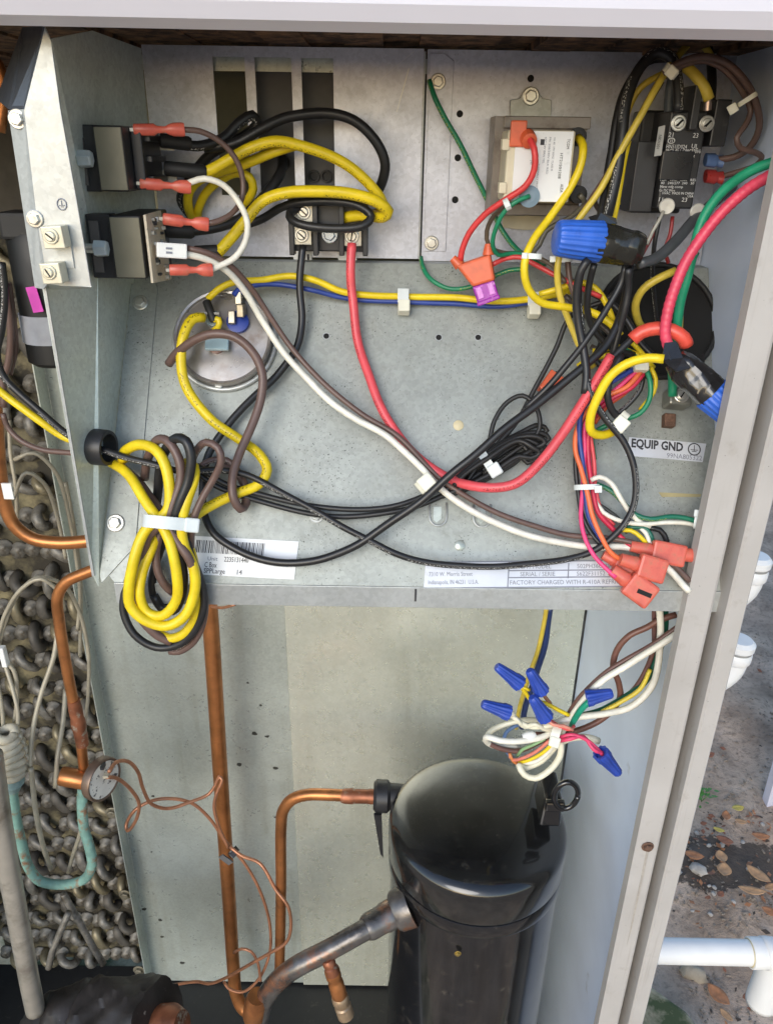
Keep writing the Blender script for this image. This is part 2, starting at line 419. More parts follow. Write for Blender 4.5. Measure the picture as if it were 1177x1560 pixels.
def sticker(parent, fn, tl, tr, bl, mat, th=.0006, name='label_sticker', label=None):
    a, b, d = fn(*tl), fn(*tr), fn(*bl); c = b+(d-a)
    n = (b-a).cross(d-a).normalized()
    if n.dot(CAM-a) < 0: n = -n
    o = obj(name, MB().prism([a, b, c, d], n*th), mat, parent, label)
    def at(u, v): return a+(b-a)*u+(d-a)*v+n*th
    return o, at, n

# ================================================================== the setting: ground
def ground_material():
    m, n, l, b = newmat('leaf_litter_soil'); co = coord(n)
    a = noise(n, l, co, 6, 6, .6); g = noise(n, l, co, 60, 6, .7); d = noise(n, l, co, 240, 4, .7)
    c = ramp(n, l, a, .32, .68, (.28, .20, .14), (.76, .57, .42))
    c = mixc(n, l, ramp(n, l, g, .50, .66, (0, 0, 0), (.6,)*3), c, (.16, .115, .08))
    c = mixc(n, l, ramp(n, l, d, .60, .70, (0, 0, 0), (.8,)*3), c, (.36, .32, .26))
    # a damp patch of black humus where the leaves gather
    hc = atZ(1105, 1310, 0); mp = n.new('ShaderNodeMapping'); mp.inputs['Location'].default_value = (-hc.x/.36, -hc.y/.17, 0); mp.inputs['Scale'].default_value = (1/.36, 1/.17, 0)
    gp = n.new('ShaderNodeNewGeometry'); l.new(gp.outputs['Position'], mp.inputs['Vector'])
    ln = n.new('ShaderNodeVectorMath'); ln.operation = 'LENGTH'; l.new(mp.outputs[0], ln.inputs[0])
    ad = n.new('ShaderNodeMath'); ad.operation = 'ADD'; l.new(ln.outputs['Value'], ad.inputs[0]); l.new(noise(n, l, co, 16, 6, .7), ad.inputs[1])
    c = mixc(n, l, ramp(n, l, ad.outputs[0], .95, 1.55, (.85,)*3, (0, 0, 0)), c, (.055, .042, .032))
    l.new(c, b.inputs['Base Color']); b.inputs['Roughness'].default_value = .95
    bump(n, l, b, g, .8, .01); return m
gm = MB(); N = 46
def gh(x, y): return .012*math.sin(x*7+1)*math.cos(y*6)+.010*math.sin(x*17+y*11)+.006*math.sin(x*41-y*37)-.01
xs = [-60, -20, -6, -2] + [-.6+i*.06 for i in range(N)] + [3.5, 8, 25, 60]
ys = [-60, -20, -6, -1] + [.2+i*.06 for i in range(N)] + [4, 9, 25, 60]
gm.v = [V((x, y, gh(x, y) if abs(x) < 3 and abs(y) < 3.5 else -.01)) for y in ys for x in xs]
W_ = len(xs); gm.f = [(j*W_+i, j*W_+i+1, (j+1)*W_+i+1, (j+1)*W_+i) for j in range(len(ys)-1) for i in range(W_-1)]
obj('ground', gm, ground_material(), kind='structure', smooth=True)

# ================================================================== cabinet
cab = thing('equipment_cabinet', 'taupe sheet-metal cabinet of the outdoor unit with its front panel removed', 'cabinet', (0, .75, ZFLOOR-.03))
ZLID = .5*(atY(0, 38, .515).z+atY(1177, 64, .515).z)
zl0, zl1 = atY(0, 38, .515).z, atY(1177, 62, .515).z
def lidz(x): 
    x0, x1 = atY(0, 38, .515).x, atY(1177, 62, .515).x; return zl0+(zl1-zl0)*(x-x0)/(x1-x0)
# lid: rolled front edge and roof sheet
prof = [(.515, 0), (.505, .004), (.500, .012), (.497, .05), (.500, .075), (.51, .082), (1.25, .095), (1.25, .088), (.53, .074), (.52, .03), (.522, .002)]
mb = MB(); xa, xb = -1.0, .345
np_ = len(prof)
mb.add([V((xa, y, z+lidz(xa))) for y, z in prof]+[V((xb, y, z+lidz(xb))) for y, z in prof],
       [(i, (i+1) % np_, (i+1) % np_+np_, i+np_) for i in range(np_)]+[tuple(range(np_))[::-1], tuple(range(np_, 2*np_))])
obj('lid', mb, lid_paint, cab, 'pale lavender lid with rolled front edge')
ZI = atY(400, 62, .66).z
mb = MB()   # insulation blanket under the lid, ragged front
for i in range(43):
    x = -1.0+i*.0305
    mb.box((x, .80+rnd.uniform(-.008, .008), lidz(x)+.030+rnd.uniform(-.004, .004)), (.032, .46, .026))
obj('insulation_blanket', mb, insulation, cab)
# corner post: two painted faces and the groove between them
YP = .548
def postx(px, py): return atY(px, py, YP).x
x1 = .5*(postx(1070, 820)+postx(908, 1560)); x2 = .5*(postx(1113, 820)+postx(942, 1560)); x3 = .5*(postx(1157, 820)+postx(975, 1560))
z0, z1 = ZFLOOR-.03, lidz(.3)+.02
pp = [(x1, YP), (x2-.003, YP), (x2-.001, YP+.001), (x2, YP+.055), (x2+.0075, YP+.055), (x2+.008, YP-.004), (x2+.010, YP-.006), (x3-.001, YP-.006), (x3, YP-.005), (x3, YP+.065), (x3-.0015, YP+.065), (x3-.0015, YP+.060), (x2-.002, YP+.060), (x2-.002, YP+.004), (x1+.0015, YP+.002), (x1+.0015, YP+.012), (x1, YP+.012)]
obj('corner_post', MB().prism([V((x, y, z0)) for x, y in pp], (0, 0, z1-z0)), post_paint, cab)
hexbolt(cab, atY(986, 1290, YP-.0005), (0, -1, 0), .0042, rust, name='screw')
# rust run below the screw
s0 = atY(986, 1297, YP); mb = MB()
mb.prism([V((s0.x-.0013, YP-.0003, s0.z)), V((s0.x+.0013, YP-.0003, s0.z)), V((s0.x+.0012, YP-.0003, s0.z-.11)), V((s0.x-.0002, YP-.0003, s0.z-.14))], (0, .0002, 0))
obj('rust_streak', mb, M('rust_run', (.37, .335, .29), .7, 0, .15, 200), cab)
# right wall, rear walls, base pan
obj('side_wall', MB().box((XR+.001, (YP+.013+YW)/2, (z0+z1)/2), (.0015, YW-YP-.013, z1-z0)), galv_paint, cab)
zb = ZFLOOR
def wallx(px, py): return atY(px, py, YW).x
xs1 = wallx(436, 1000); xl = wallx(158, 1080)
obj('rear_panel', MB().box(((xl+xs1)/2+.012, YW+.005, (zb+1.45)/2), (xs1-xl+.024, .0015, 1.45-zb)), galv_dull, cab, bev=.0004)
obj('rear_panel', MB().box(((xs1+XR)/2-.001, YW+.001, (zb+1.45)/2), (XR-xs1-.004, .0018, 1.45-zb)), galv_rear, cab, bev=.0004)
obj('partition_flange', MB().box((xl+.0005, YW-.012, (zb+1.40)/2), (.0015, .028, 1.40-zb)), galv_dull, cab)
obj('base_pan', MB().box((-.2, .745, zb-.012), (1.06, .42, .012)), black_rubber, cab)
obj('base_rail', MB().box((-.2, .548, zb-.03), (1.06, .02, .06)), post_paint, cab)
obj('left_wall', MB().box((-.78, .80, .85), (.002, .5, 1.5)), galv_dull, cab)
obj('rear_skirt', MB().box((-.2, 1.02, .85), (1.15, .002, 1.5)), M('rear_liner', (.10, .09, .075), .8, 0, .4, 20), cab)
for px, py in ((171, 1238), (191, 1363), (212, 1478), (700, 1455)):
    hexbolt(cab, atY(px, py, YW-.0005), (0, -1, 0), .0075, M('dirty_bolt', (.22, .20, .15), .5, .5, .3, 200))
for px, py, r in ((220, 1385, 3), (244, 1402, 3), (247, 1427, 2.5), (278, 1467, 3), (231, 1298, 1.8), (420, 1245, 2.2), (388, 1118, 4), (407, 1122, 3), (364, 1165, 3.5), (420, 1170, 3), (377, 1040, 2), (397, 1075, 2), (233, 1213, 2)):
    p = atY(px, py, YW+.0045 if px < 436 else YW); u = mm(1, p); mb = MB()
    poly = []
    for k in range(9):
        a = k*math.tau/9; q = r*u*rnd.uniform(.6, 1.2); poly.append(p+V((math.cos(a)*q*1.3, -.0006, math.sin(a)*q)))
    obj('dirt_spot', mb.prism(poly, (0, .0004, 0)), M('dirt_spot', (.035, .034, .026), .9), cab)

# ================================================================== control box
cb = thing('control_box', 'open galvanised control box with slotted back panel and sloping lower panel', 'control box', (0, .64, ZS-.03))
TH = .0012
def xB(px, py): return onB(px, py).x
def zB(px, py): return onB(px, py).z
zt = zB(600, 73)
xL = xB(233, 240); xm = xB(641, 240)
slots = [(xB(327, 140), xB(375, 140)), (xB(390, 140), xB(445, 140)), (xB(460, 140), xB(508, 140))]
zs1, zs0 = zB(420, 87), zB(420, 298)
mb = MB(); y = YB+TH/2
def cell(a, b, c, d): mb.box(((a+b)/2, y, (c+d)/2), (b-a, TH, d-c))
cell(xL, xm, zs1, zt); cell(xL, xm, ZC+.002, zs0)
e = [xL]+[v for s in slots for v in s]+[xm]
for i in range(0, len(e), 2): cell(e[i], e[i+1], zs0, zs1)
obj('slotted_back_panel', mb, galv_back, cb)
# returned edge of the slotted panel and the panel right of it
obj('panel_fold', MB().box((xm+.0008, YB+.001, (zt+ZC)/2), (.0014, .006, zt-ZC-.004)), galv_flange, cb, bev=.0004)
obj('back_panel', MB().box(((xm+XR)/2+.001, YB+.0035, (zt+ZC)/2), (XR-xm-.004, TH, zt-ZC)), galv_back, cb)
xa_, xb_ = xB(650, 240), xB(685, 240)
q = [V((xa_, YB+.0015, zB(650, 80))), V((xB(676, 80), YB+.0015, zB(676, 80))), V((xb_, YB+.0015, zB(686, 92))), V((xb_, YB+.0015, zB(680, 383))), V((xa_, YB+.0015, zB(650, 383)))]
obj('joining_strip', MB().prism(q, (0, .0015, 0)), galv_back, cb, bev=.0003)
for px, py, r in ((667, 124, 8), (657, 370, 7.5), (807, 147, 9)):
    p = onB(px, py, .002 if px > 700 else -.001); hexbolt(cb, p, (0, -1, 0), mm(r, p)) if px < 700 else None
def hole(parent, p, n, r, rim=True, mat=None, name='screw_hole'):
    n = V(n).normalized(); mb = MB()
    mb.spin(V(p)-n*.001, n, [(0, r), (.0013, r)], 18)
    o = obj(name, mb, mat or dark, parent)
    if rim:
        mb = MB().spin(p, n, [(0, r*1.02), (.0006, r*1.05), (.0006, r*1.35), (0, r*1.45)], 20); mb.f = mb.f[:-2] if mb.f else mb.f
        obj('hole_rim', mb, galv_flange, o, smooth=True)
    return o
for px, py, r in ((700, 173, 5), (697, 240, 5), (693, 304, 5), (808, 119, 5)):
    p = onB(px, py, -.0027); hole(cb, p, (0, -1, 0), mm(r, p), False)
# what the slots open onto: a shallow compartment with a breaker body behind
obj('compartment_wall', MB().box((-.1, YB+.075, (zt+zs0)/2-.03), (.32, .0015, .30)), M('olive_liner', (.17, .16, .10), .6, .2, .3, 20), cb)
obj('compartment_header', MB().box((-.1, YB+.008, zB(420, 96)), (.30, .0015, zB(420, 84)-zB(420, 107))), galv_dull, cb)
b0 = onB(392, 200, -.03); b1 = onB(520, 200, -.03)
brk = thing('breaker_body', 'dark breaker body with round ports seen through the slots', 'breaker', V(((b0.x+b1.x)/2, YB+.04, zs0-.02)))
obj('body', MB().box(((b0.x+b1.x)/2, YB+.045, (zs1+zs0)/2-.015), (b1.x-b0.x, .05, .125)), M('breaker_grey', (.07, .07, .075), .5, 0, .2, 40), brk, bev=.001)
for px, py in ((433, 247), (478, 268), (497, 268)):
    p = atY(px, py, YB+.0195); mb = MB().spin(p, (0, -1, 0), [(0, mm(9, p)), (.003, mm(9, p)), (.003, mm(6, p)), (.0005, mm(5.5, p)), (.0005, 0)], 20); obj('port', mb, black_rubber, brk)

# scratches in the zinc
for a_, b_ in (((566, 132), (630, 78)), ((604, 170), (622, 104)), ((226, 168), (262, 140))):
    p, q = onB(*a_, .0002), onB(*b_, .0002); k_ = V((.0008, 0, .0004))
    obj('scratch', MB().prism([p-k_*.2, p+k_*.4, q+k_, q-k_*.3], (0, .0001, 0)), M('scratched_zinc', (.72, .71, .64), .4, .3), cb)
# ledge and sloping panel
zc = ZC
xs0, xs9 = onS(152, 890).x, XR-.001
xt0 = onS(206, 425).x
obj('ledge', MB().hexa([V((xL-.02, YT, zc)), V((XR-.001, YT, zc)), V((XR-.001, YB, zc)), V((xL-.02, YB, zc))], [V((xL-.02, YT, zc-TH)), V((XR-.001, YT, zc-TH)), V((XR-.001, YB, zc-TH)), V((xL-.02, YB, zc-TH))]), galv_slope, cb)
topS = V((0, YT, ZC))
def sv(x, t): return V((x, YF+(YT-YF)*t, ZS+(ZC-ZS)*t))
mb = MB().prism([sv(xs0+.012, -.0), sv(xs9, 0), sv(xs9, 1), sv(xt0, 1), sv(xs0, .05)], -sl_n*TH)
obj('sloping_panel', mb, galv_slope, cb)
zl = atY(600, 924, YF).z
obj('front_lip', MB().box(((xs0+.012+xs9)/2, YF-.0008, (ZS+zl)/2), (xs9-xs0-.012, .0016, ZS-zl)), galv_flange, cb, bev=.0005)
kx = onS(633, 893).x
obj('marker_line', MB().box((kx, YF-.0019, ZS-.0075), (.0016, .0004, .012)), ink, cb)
# turned flange along the left of the sloping panel
fl = [onS(200, 432, .0012), onS(236, 428, .0012), onS(240, 440, .0012), onS(222, 640, .0012), onS(207, 822, .0012), onS(203, 835, .0012), onS(155, 888, .0012), onS(152, 876, .0012)]
obj('left_flange', MB().prism(fl, -sl_n*.0008), galv_slope, cb, bev=.0002)
for px, py, r in ((214, 461, 8), (176, 797, 9.5)):
    p = onS(px, py, .0015); hexbolt(cb, p, sl_n, mm(r, p))
p = onS(482, 786); hexbolt(cb, p, sl_n, mm(8, p), galv_flange)
for px, py in ((497, 512), (668, 514), (728, 514)):
    p = onS(px, py); hole(cb, p, sl_n, mm(4.2, p))
for px, py in ((698, 648), (700, 831)):
    p = onS(px, py); mb = MB().spin(p, sl_n, [(0, mm(8, p)), (.0006, mm(8, p)), (.0012, mm(6.5, p)), (.0013, 0)], 22)
    obj('hole_plug', mb, M('plug_tan', (.62, .54, .34), .5, 0, .08) if py < 700 else galv_dull, cb, smooth=True)
for px, py in ((667, 788), (734, 790)):      # half-round lanced tabs
    pts = []
    for k in range(13):
        a = math.pi*k/12; pts.append(onS(px-13*math.cos(a), py+ (13*math.sin(a)), .0006))
    pts = [onS(px-13, py-22, .0006)]+pts+[onS(px+13, py-22, .0006)]
    obj('lanced_tab', MB().tube(pts, .0011, 6), galv_flange, cb)
    obj('tab_slot', MB().prism([onS(px-7, py-16, .0007), onS(px+5, py-16, .0007), onS(px+5, py+2, .0007), onS(px-2, py+8, .0007), onS(px-7, py+4, .0007)], -sl_n*.0005), galv_dull, cb)
p0, p1 = onS(1003, 750, .0004), onS(1068, 753, .0004)
obj('slit', MB().prism([p0, p1, onS(1066, 757, .0004), onS(1008, 757, .0004)], -sl_n*.0003), M('slit_ochre', (.36, .31, .16), .6), cb)
# large round opening at the right with rubber edging
pc = onS(1000, 489, 0)
mb = MB().spin(pc-sl_n*.0005, sl_n, [(0, .051), (.0011, .051)], 48); obj('round_opening', mb, dark, cb)
ring = [pc+sl_n*.002+(V((1, 0, 0))*math.cos(a)+sl_up*math.sin(a))*.0515 for a in [k*math.tau/40 for k in range(41)]]
obj('rubber_edging', MB().tube(ring, .0025, 8), black_rubber, cb)

# left wall of the box (angled), its front edge, bracket
def Wl(px, py, y_): return atY(px, py, y_)
lw = [Wl(214, 73, YB), Wl(244, 400, YB), Wl(205, 425, .712), Wl(150, 893, YF), Wl(139, 872, YF), Wl(65, 435, YF), Wl(30, 232, YF), Wl(78, 58, .575), Wl(140, 46, .645)]
mbw = MB(); n_ = len(lw); cen = sum(lw, V())/n_
mbw.add(lw+[cen], [(i, (i+1) % n_, n_) for i in range(n_)])
o = obj('left_wall', mbw, galv_side, cb); sm_ = o.modifiers.new('thickness', 'SOLIDIFY'); sm_.thickness = .0012; sm_.offset = 0
e0, e1 = Wl(65, 435, YF-.001), Wl(140, 878, YF-.001)
obj('wall_edge', MB().prism([e0, e0+V((.002, 0, 0)), e1+V((.002, 0, 0)), e1], (0, .0015, 0)), galv_flange, cb)
# corner seam strip between left wall and slotted panel
YK = .548
bp = [(68, 40), (78, 62), (92, 165), (116, 300), (139, 437), (96, 436), (72, 432), (55, 330), (36, 168)]
obj('bracket_plate', MB().prism([atY(x, y_, YK) for x, y_ in bp], (0, .0016, 0)), galv_flange, cb, 'bright bracket plate carrying two ground lugs', bev=.0004)
ob_ = [(12, 168, YK+.006), (36, 166, YK), (55, 330, YK), (72, 432, YK), (66, 440, YK+.003), (53, 438, YK+.006)]
sheet('bracket_return', [atY(*q) for q in ob_], galv_flange, .0014, cb)
dk = [(66, 39, YK+.001), (34, 41, YK+.05), (-6, 150, YK+.05), (13, 166, YK+.0065), (36, 165, YK+.001)]
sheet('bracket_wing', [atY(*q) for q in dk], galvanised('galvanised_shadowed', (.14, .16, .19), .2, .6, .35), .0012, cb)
foot = [atY(72, 432, YK), atY(139, 437, YK), atY(132, 440, YK+.02), atY(76, 441, YK+.02)]
sheet('bracket_foot', foot, galv_flange, .0012, cb)
for px, py, r in ((27, 181, 10), (53, 333, 9)):
    p = atY(px, py, YK-.0005 if px > 40 else YK+.002); hexbolt(cb, p, (0, -1, 0), mm(r, p))
def lug(px, py, half, rotd, parent, slot):
    p = atY(px, py, YK-.001); h = mm(half, p); rot = Matrix.Rotation(R(rotd), 3, 'Y')
    t = obj('ground_lug', MB().box(p+V((0, -.006, 0)), (2*h, .012, 2*h), rot), cream_metal, parent, bev=.0007)
    q = p+V((-.001, -.0121, .001)); mb = MB().spin(q, (0, -1, 0), [(0, h*.68), (.0006, h*.68), (.0006, h*.60), (-.001, h*.58), (-.001, 0)], 26); obj('screw_seat', mb, grey_lug, t)
    hexbolt(t, q+V((0, -.0003, 0)), (0, -1, 0), h*.5, cream_metal, slot, washer=True, head='round')
lug(91, 359, 16, -3, cb, R(-42)); lug(88, 413, 15, -3, cb, R(-65))
pl = atY(92, 390, YK-.0008); obj('lug_tab', MB().box(pl, (mm(38, pl), .0014, mm(34, pl))), galv_flange, cb)
# earth mark pressed on the plate
pe = atY(94, 311, YK-.0004); u = mm(1, pe)
ringp = [pe+V((math.cos(a)*7*u, 0, math.sin(a)*8*u)) for a in [k*math.tau/24 for k in range(25)]]
o = obj('earth_mark', MB().tube(ringp, .0004, 6).box(pe+V((0, 0, 2*u)), (.8*u, .0004, 7*u)).box(pe+V((0, 0, -1.5*u)), (8*u, .0004, .9*u)).box(pe+V((0, 0, -3.5*u)), (4*u, .0004, .9*u)), ink_soft, cb)

# ------------------------------------------------------------------ stickers on the box
o, at, n = sticker(cb, lambda x, y_: onS(x, y_, .0002), (958, 666), (1075, 676), (952, 694), plate_silver)
text(o, 'EQUIP GND', at(.05, .52), at(.72, .52), mm(13, at(.5, .5)), ink, n, bold=.035)
text(o, '99NA805322', at(.53, .93), at(.985, .93), mm(7.5, at(.5, .5)), ink_soft, n)
c_ = at(.86, .36); u = mm(1, c_); ex = (at(1, 0)-at(0, 0)).normalized(); ey = n.cross(ex)
mb = MB().tube([c_+n*.0002+(ex*math.cos(a)+ey*math.sin(a))*9*u for a in [k*math.tau/28 for k in range(29)]], .0005, 6)
rot = Matrix((ex, ey, n)).transposed()
mb.box(c_+ey*2*u, (1*u, 9*u, .0004), rot).box(c_-ey*1*u, (11*u, 1*u, .0004), rot).box(c_-ey*3.3*u, (7*u, 1*u, .0004), rot); obj('earth_mark', mb, ink, o, smooth=False)
o, at, n = sticker(cb, lambda x, y_: onS(x, y_, .0002), (288, 816), (455, 825), (280, 874), plate_white)
mb = MB(); u_ = .075; ex = at(1, 0)-at(0, 0); ey = at(0, 1)-at(0, 0)
while u_ < .70:
    wd = rnd.choice((.004, .004, .007, .010)); a, b = at(u_, .10), at(u_+wd, .10)
    mb.add([a+n*.0002, b+n*.0002, b+ey*.33+n*.0002, a+ey*.33+n*.0002], [(0, 1, 2, 3)]); u_ += wd+rnd.choice((.004, .006, .009))
obj('barcode', mb, ink, o)
text(o, 'Unit', at(.20, .62), at(.29, .62), mm(6, at(.5, .5)), ink_soft, n); text(o, '2235131440', at(.35, .63), at(.57, .63), mm(7.5, at(.5, .5)), ink, n)
text(o, 'C Box', at(.18, .80), at(.29, .80), mm(8, at(.5, .5)), ink, n); text(o, 'SPPLarge', at(.18, .95), at(.37, .95), mm(7.5, at(.5, .5)), ink, n)
text(o, '14', at(.48, .95), at(.525, .95), mm(7.5, at(.5, .5)), ink, n); text(o, 'M', at(.125, .95), at(.15, .95), mm(7.5, at(.5, .5)), ink, n)
o, at, n = sticker(cb, lambda x, y_: onS(x, y_, .0002), (648, 856), (978, 853), (645, 897), plate_silver)
mb = MB(); 
def rule(u0, v0, u1, v1, wd=.0005):
    a, b = at(u0, v0), at(u1, v1); d_ = (b-a).normalized(); s_ = n.cross(d_)*wd
    mb.add([a-s_+n*.0002, b-s_+n*.0002, b+s_+n*.0002, a+s_+n*.0002], [(0, 1, 2, 3)])
rule(.385, .04, .385, .97); 
for v_ in (.36, .62): rule(.385, v_, .99, v_)
rule(.66, .10, .66, .66); rule(.005, .02, .99, .02); rule(.005, .98, .99, .98); rule(.99, .02, .99, .98)
obj('ruled_lines', mb, ink_soft, o)
hh = mm(6.5, at(.5, .5))
for s_, a, b, v_ in (('12345 West Street', .02, .22, .54), ('Indianapolis, IN 46231  U.S.A.', .02, .25, .84), ('ITEM / MODEL', .42, .58, .29), ('502PH36C-30-', .70, .86, .29), ('SERIAL / SERIE', .44, .60, .57), ('S622F31152', .70, .83, .57), ('FACTORY CHARGED WITH R-410A REFRIGERANT', .395, .985, .88)):
    if s_.startswith(('Central', '12345')): s_ = {'C': 'Corp Group', '1': '7310 W. Morris Street'}[s_[0]]
    text(o, s_, at(a, v_), at(b, v_), hh, ink_soft, n)

# ================================================================== components mounted in the box
# --- two relays on the left wall, facing right
def relay(label, px0, px1, py0, py1, yf, yr, board):
    a, b = atY(px0, py0, yf), atY(px1, py1, yf); c = (a+b)/2; W, H = b.x-a.x, a.z-b.z; D = yr-yf
    t = thing('relay', label, 'relay', V((c.x, yf+D/2, b.z)), 'relays on the left wall')
    obj('case', MB().box((c.x, yf+D/2, c.z), (W, D, H)), black_plastic, t, bev=.0015)
    obj('resin_face', MB().box((c.x+W*.02, yf-.0004, c.z), (W*.90, .0016, H*.95)), relay_face, t, bev=.0004)
    for dz, k in ((0, 1), ):
        obj('mounting_flange', MB().box((a.x-.009, yf+.012, c.z), (.018, .016, H*1.02)), black_plastic, t, bev=.001)
        obj('flange_plate', MB().box((a.x-.012, yf+.0035, c.z), (.007, .002, H*.82)), M('flange_grey', (.10, .09, .085), .5), t)
    # clamp screw with nut between bracket and relay
    zc_ = c.z+H*.0
    p = V((a.x-.016, yf-.006, zc_)); mb = MB().spin(p, (1, 0, 0), [(0, .0035), (.012, .0035)], 14); obj('stud', mb, steel, t, smooth=True)
    mb = MB().spin(p+V((.006, 0, 0)), (1, 0, 0), [(0, .0062), (.004, .0062), (.009, .0058), (.0095, .004)], 6); obj('nut', mb, M('blue_zinc', (.62, .70, .72), .3, .35), t, bev=.0004)
    return t, c, W, H
t1, c1, W1, H1 = relay('upper black relay with plain dark terminal side on the left wall', 139, 197, 190, 292, .610, .690, False)
t2, c2, W2, H2 = relay('lower black relay with pale circuit board on the left wall', 163, 224, 328, 425, .605, .680, True)
obj('terminal_side', MB().box((c1.x+W1/2+.004, .652, c1.z), (.008, .05, H1*.96)), black_plastic, t1, bev=.001)
for dz in (.32, 0, -.32): obj('terminal_rib', MB().box((c1.x+W1/2+.009, .655, c1.z+H1*dz), (.006, .04, H1*.10)), black_plastic, t1, bev=.0006)
for dz in (.24, -.30): obj('terminal_blade', MB().box((c1.x+W1/2+.013, .676, c1.z+H1*dz), (.012, .002, .009)), pcb_tin, t1)
# circuit board of the lower relay
pb = [atY(222, 327, .600), atY(245, 320, .655), atY(262, 425, .655), atY(234, 431, .600)]
brd = sheet('circuit_board', pb, pcb, .002, t2, bev=.0003)
nb = (pb[1]-pb[0]).cross(pb[3]-pb[0]).normalized()
if nb.dot(CAM-pb[0]) < 0: nb = -nb
def onboard(u, v, h=0): return pb[0].lerp(pb[1], u).lerp(pb[3].lerp(pb[2], u), v)+nb*h
eu, ev = (pb[1]-pb[0]).normalized(), (pb[3]-pb[0]).normalized()
rb = Matrix((eu, (ev-eu*ev.dot(eu)).normalized(), nb)).transposed()
for i in range(22):
    u_, v_ = rnd.uniform(.2, .92), rnd.uniform(.04, .96)
    k = rnd.random(); s_ = (rnd.uniform(.002, .006), rnd.uniform(.0015, .0035), .003)
    obj('board_component', MB().box(onboard(u_, v_, .001), s_, rb), pcb_tin if k < .4 else (black_plastic if k < .8 else white_nylon), brd, bev=.0003)
# --- transformer
a, b = atY(757, 175, .672), atY(884, 330, .672)
tf = thing('transformer', 'control transformer with white printed label and brown iron core', 'transformer', V(((a.x+b.x)/2, .70, b.z)))
cx, cz = (a.x+b.x)/2, (a.z+b.z)/2; W, H = b.x-a.x, a.z-b.z
for i in range(9):     # laminations of the iron core
    yy = .684+i*.0042
    obj('lamination', MB().box((cx, yy, cz), (W*(1 if i % 2 else .994), .0040, H*(1 if i % 2 else .994))), trafo_iron, tf)
obj('core_clamp', MB().box((cx+.004, .6805, cz+H*.44), (W*.93, .003, H*.12)), trafo_iron, tf, bev=.0006)
obj('core_clamp', MB().box((cx+.002, .6805, cz-H*.44), (W*.93, .003, H*.12)), trafo_iron, tf, bev=.0006)
a2, b2 = atY(776, 197, .648), atY(868, 309, .648); cx2, cz2 = (a2.x+b2.x)/2, (a2.z+b2.z)/2; W2_, H2_ = b2.x-a2.x, a2.z-b2.z
obj('bobbin', MB().box((cx2-.001, .667, cz2), (W2_, .037, H2_)), beige_plastic, tf, bev=.002)
obj('bobbin_tab', MB().box((cx2-W2_/2-.002, .652, cz2+H2_*.3), (.006, .01, H2_*.16)), beige_plastic, tf, bev=.0008)
obj('bobbin_tab', MB().box((cx2-W2_/2-.002, .652, cz2-H2_*.3), (.006, .01, H2_*.16)), beige_plastic, tf, bev=.0008)
st = obj('label_sticker', MB().box((cx2+.001, .6478, cz2), (W2_*.84, .0012, H2_*.97)), plate_white, tf)
def tp(u, v): return V((cx2+.001+(u-.5)*W2_*.84, .6471, cz2+(.5-v)*H2_*.97))
NF = (0, -1, 0)
for s_, x_, v0, v1, hpx, mt in (('HT21501208', .80, .30, .66, 4.2, ink), ('TCDM', .90, .10, .24, 4.2, ink), ('VA 40  1PH 60HZ  CLASS B', .66, .08, .55, 3, ink_soft), ('PRI 208/240V BLK RED', .58, .08, .60, 3, ink_soft), ('SEC 24V BRN YEL', .50, .08, .45, 3, ink_soft), ('THERMALLY PROTECTED', .42, .45, .95, 2.8, ink_soft), ('AUDA', .86, .74, .86, 4.5, ink), ('24V', .28, .40, .47, 3.5, ink_soft)):
    text(st, s_, tp(x_, v0), tp(x_, v1), mm(hpx, tp(.5, .5)), mt, NF)
obj('ul_mark', MB().box(tp(.47, .15), (.003, .0003, .004)), ink, st)
pr = atY(803, 208, .646); mb = MB().spin(pr+V((0, .002, 0)), (.2, -1, -.5), [(0, .0062), (.004, .0062), (.007, .0058), (.008, .004)], 22); mb.sm = True; obj('lead_bushing', mb, orange_red, tf)
obj('bushing_pad', MB().box(pr+V((-.007, .001, .002)), (.012, .005, .018)), orange_red, tf, bev=.001)
pr = atY(806, 299, .646); mb = MB().spin(pr+V((0, .002, 0)), (0, -1, 0), [(0, .008), (.003, .008), (.004, .004)], 22); obj('lead_bushing', mb, M('grey_blue_pad', (.20, .28, .34), .5), tf)
pr = atY(880, 208, .668); mb = MB().spin(pr+V((0, .004, 0)), (0, -1, 0), [(0, .0068), (.0045, .0068), (.005, .0045)], 20); obj('lead_bushing', mb, black_rubber, tf)
pr = atY(881, 296, .668); mb = MB().spin(pr+V((0, .004, 0)), (0, -1, 0), [(0, .0068), (.0045, .0068), (.005, .0045)], 20); obj('lead_bushing', mb, black_rubber, tf)
ta, tb = onB(777, 150), onB(838, 178)
ear = [onB(777, 152), onB(790, 150), onB(798, 140), onB(803, 133), onB(813, 133), onB(820, 142), onB(826, 150), onB(839, 152), onB(838, 182), onB(777, 182)]
obj('mounting_ear', MB().prism(ear, (0, -.002, 0)), galv_flange, tf, bev=.0004)
obj('mounting_ear', MB().prism([onB(765, 328), onB(850, 328), onB(850, 345), onB(798, 350), onB(765, 346)], (0, -.002, 0)), beige_plastic, tf, bev=.0004)
p = onB(808, 146, .0022); hexbolt(tf, p, (0, -1, 0), mm(9, p))
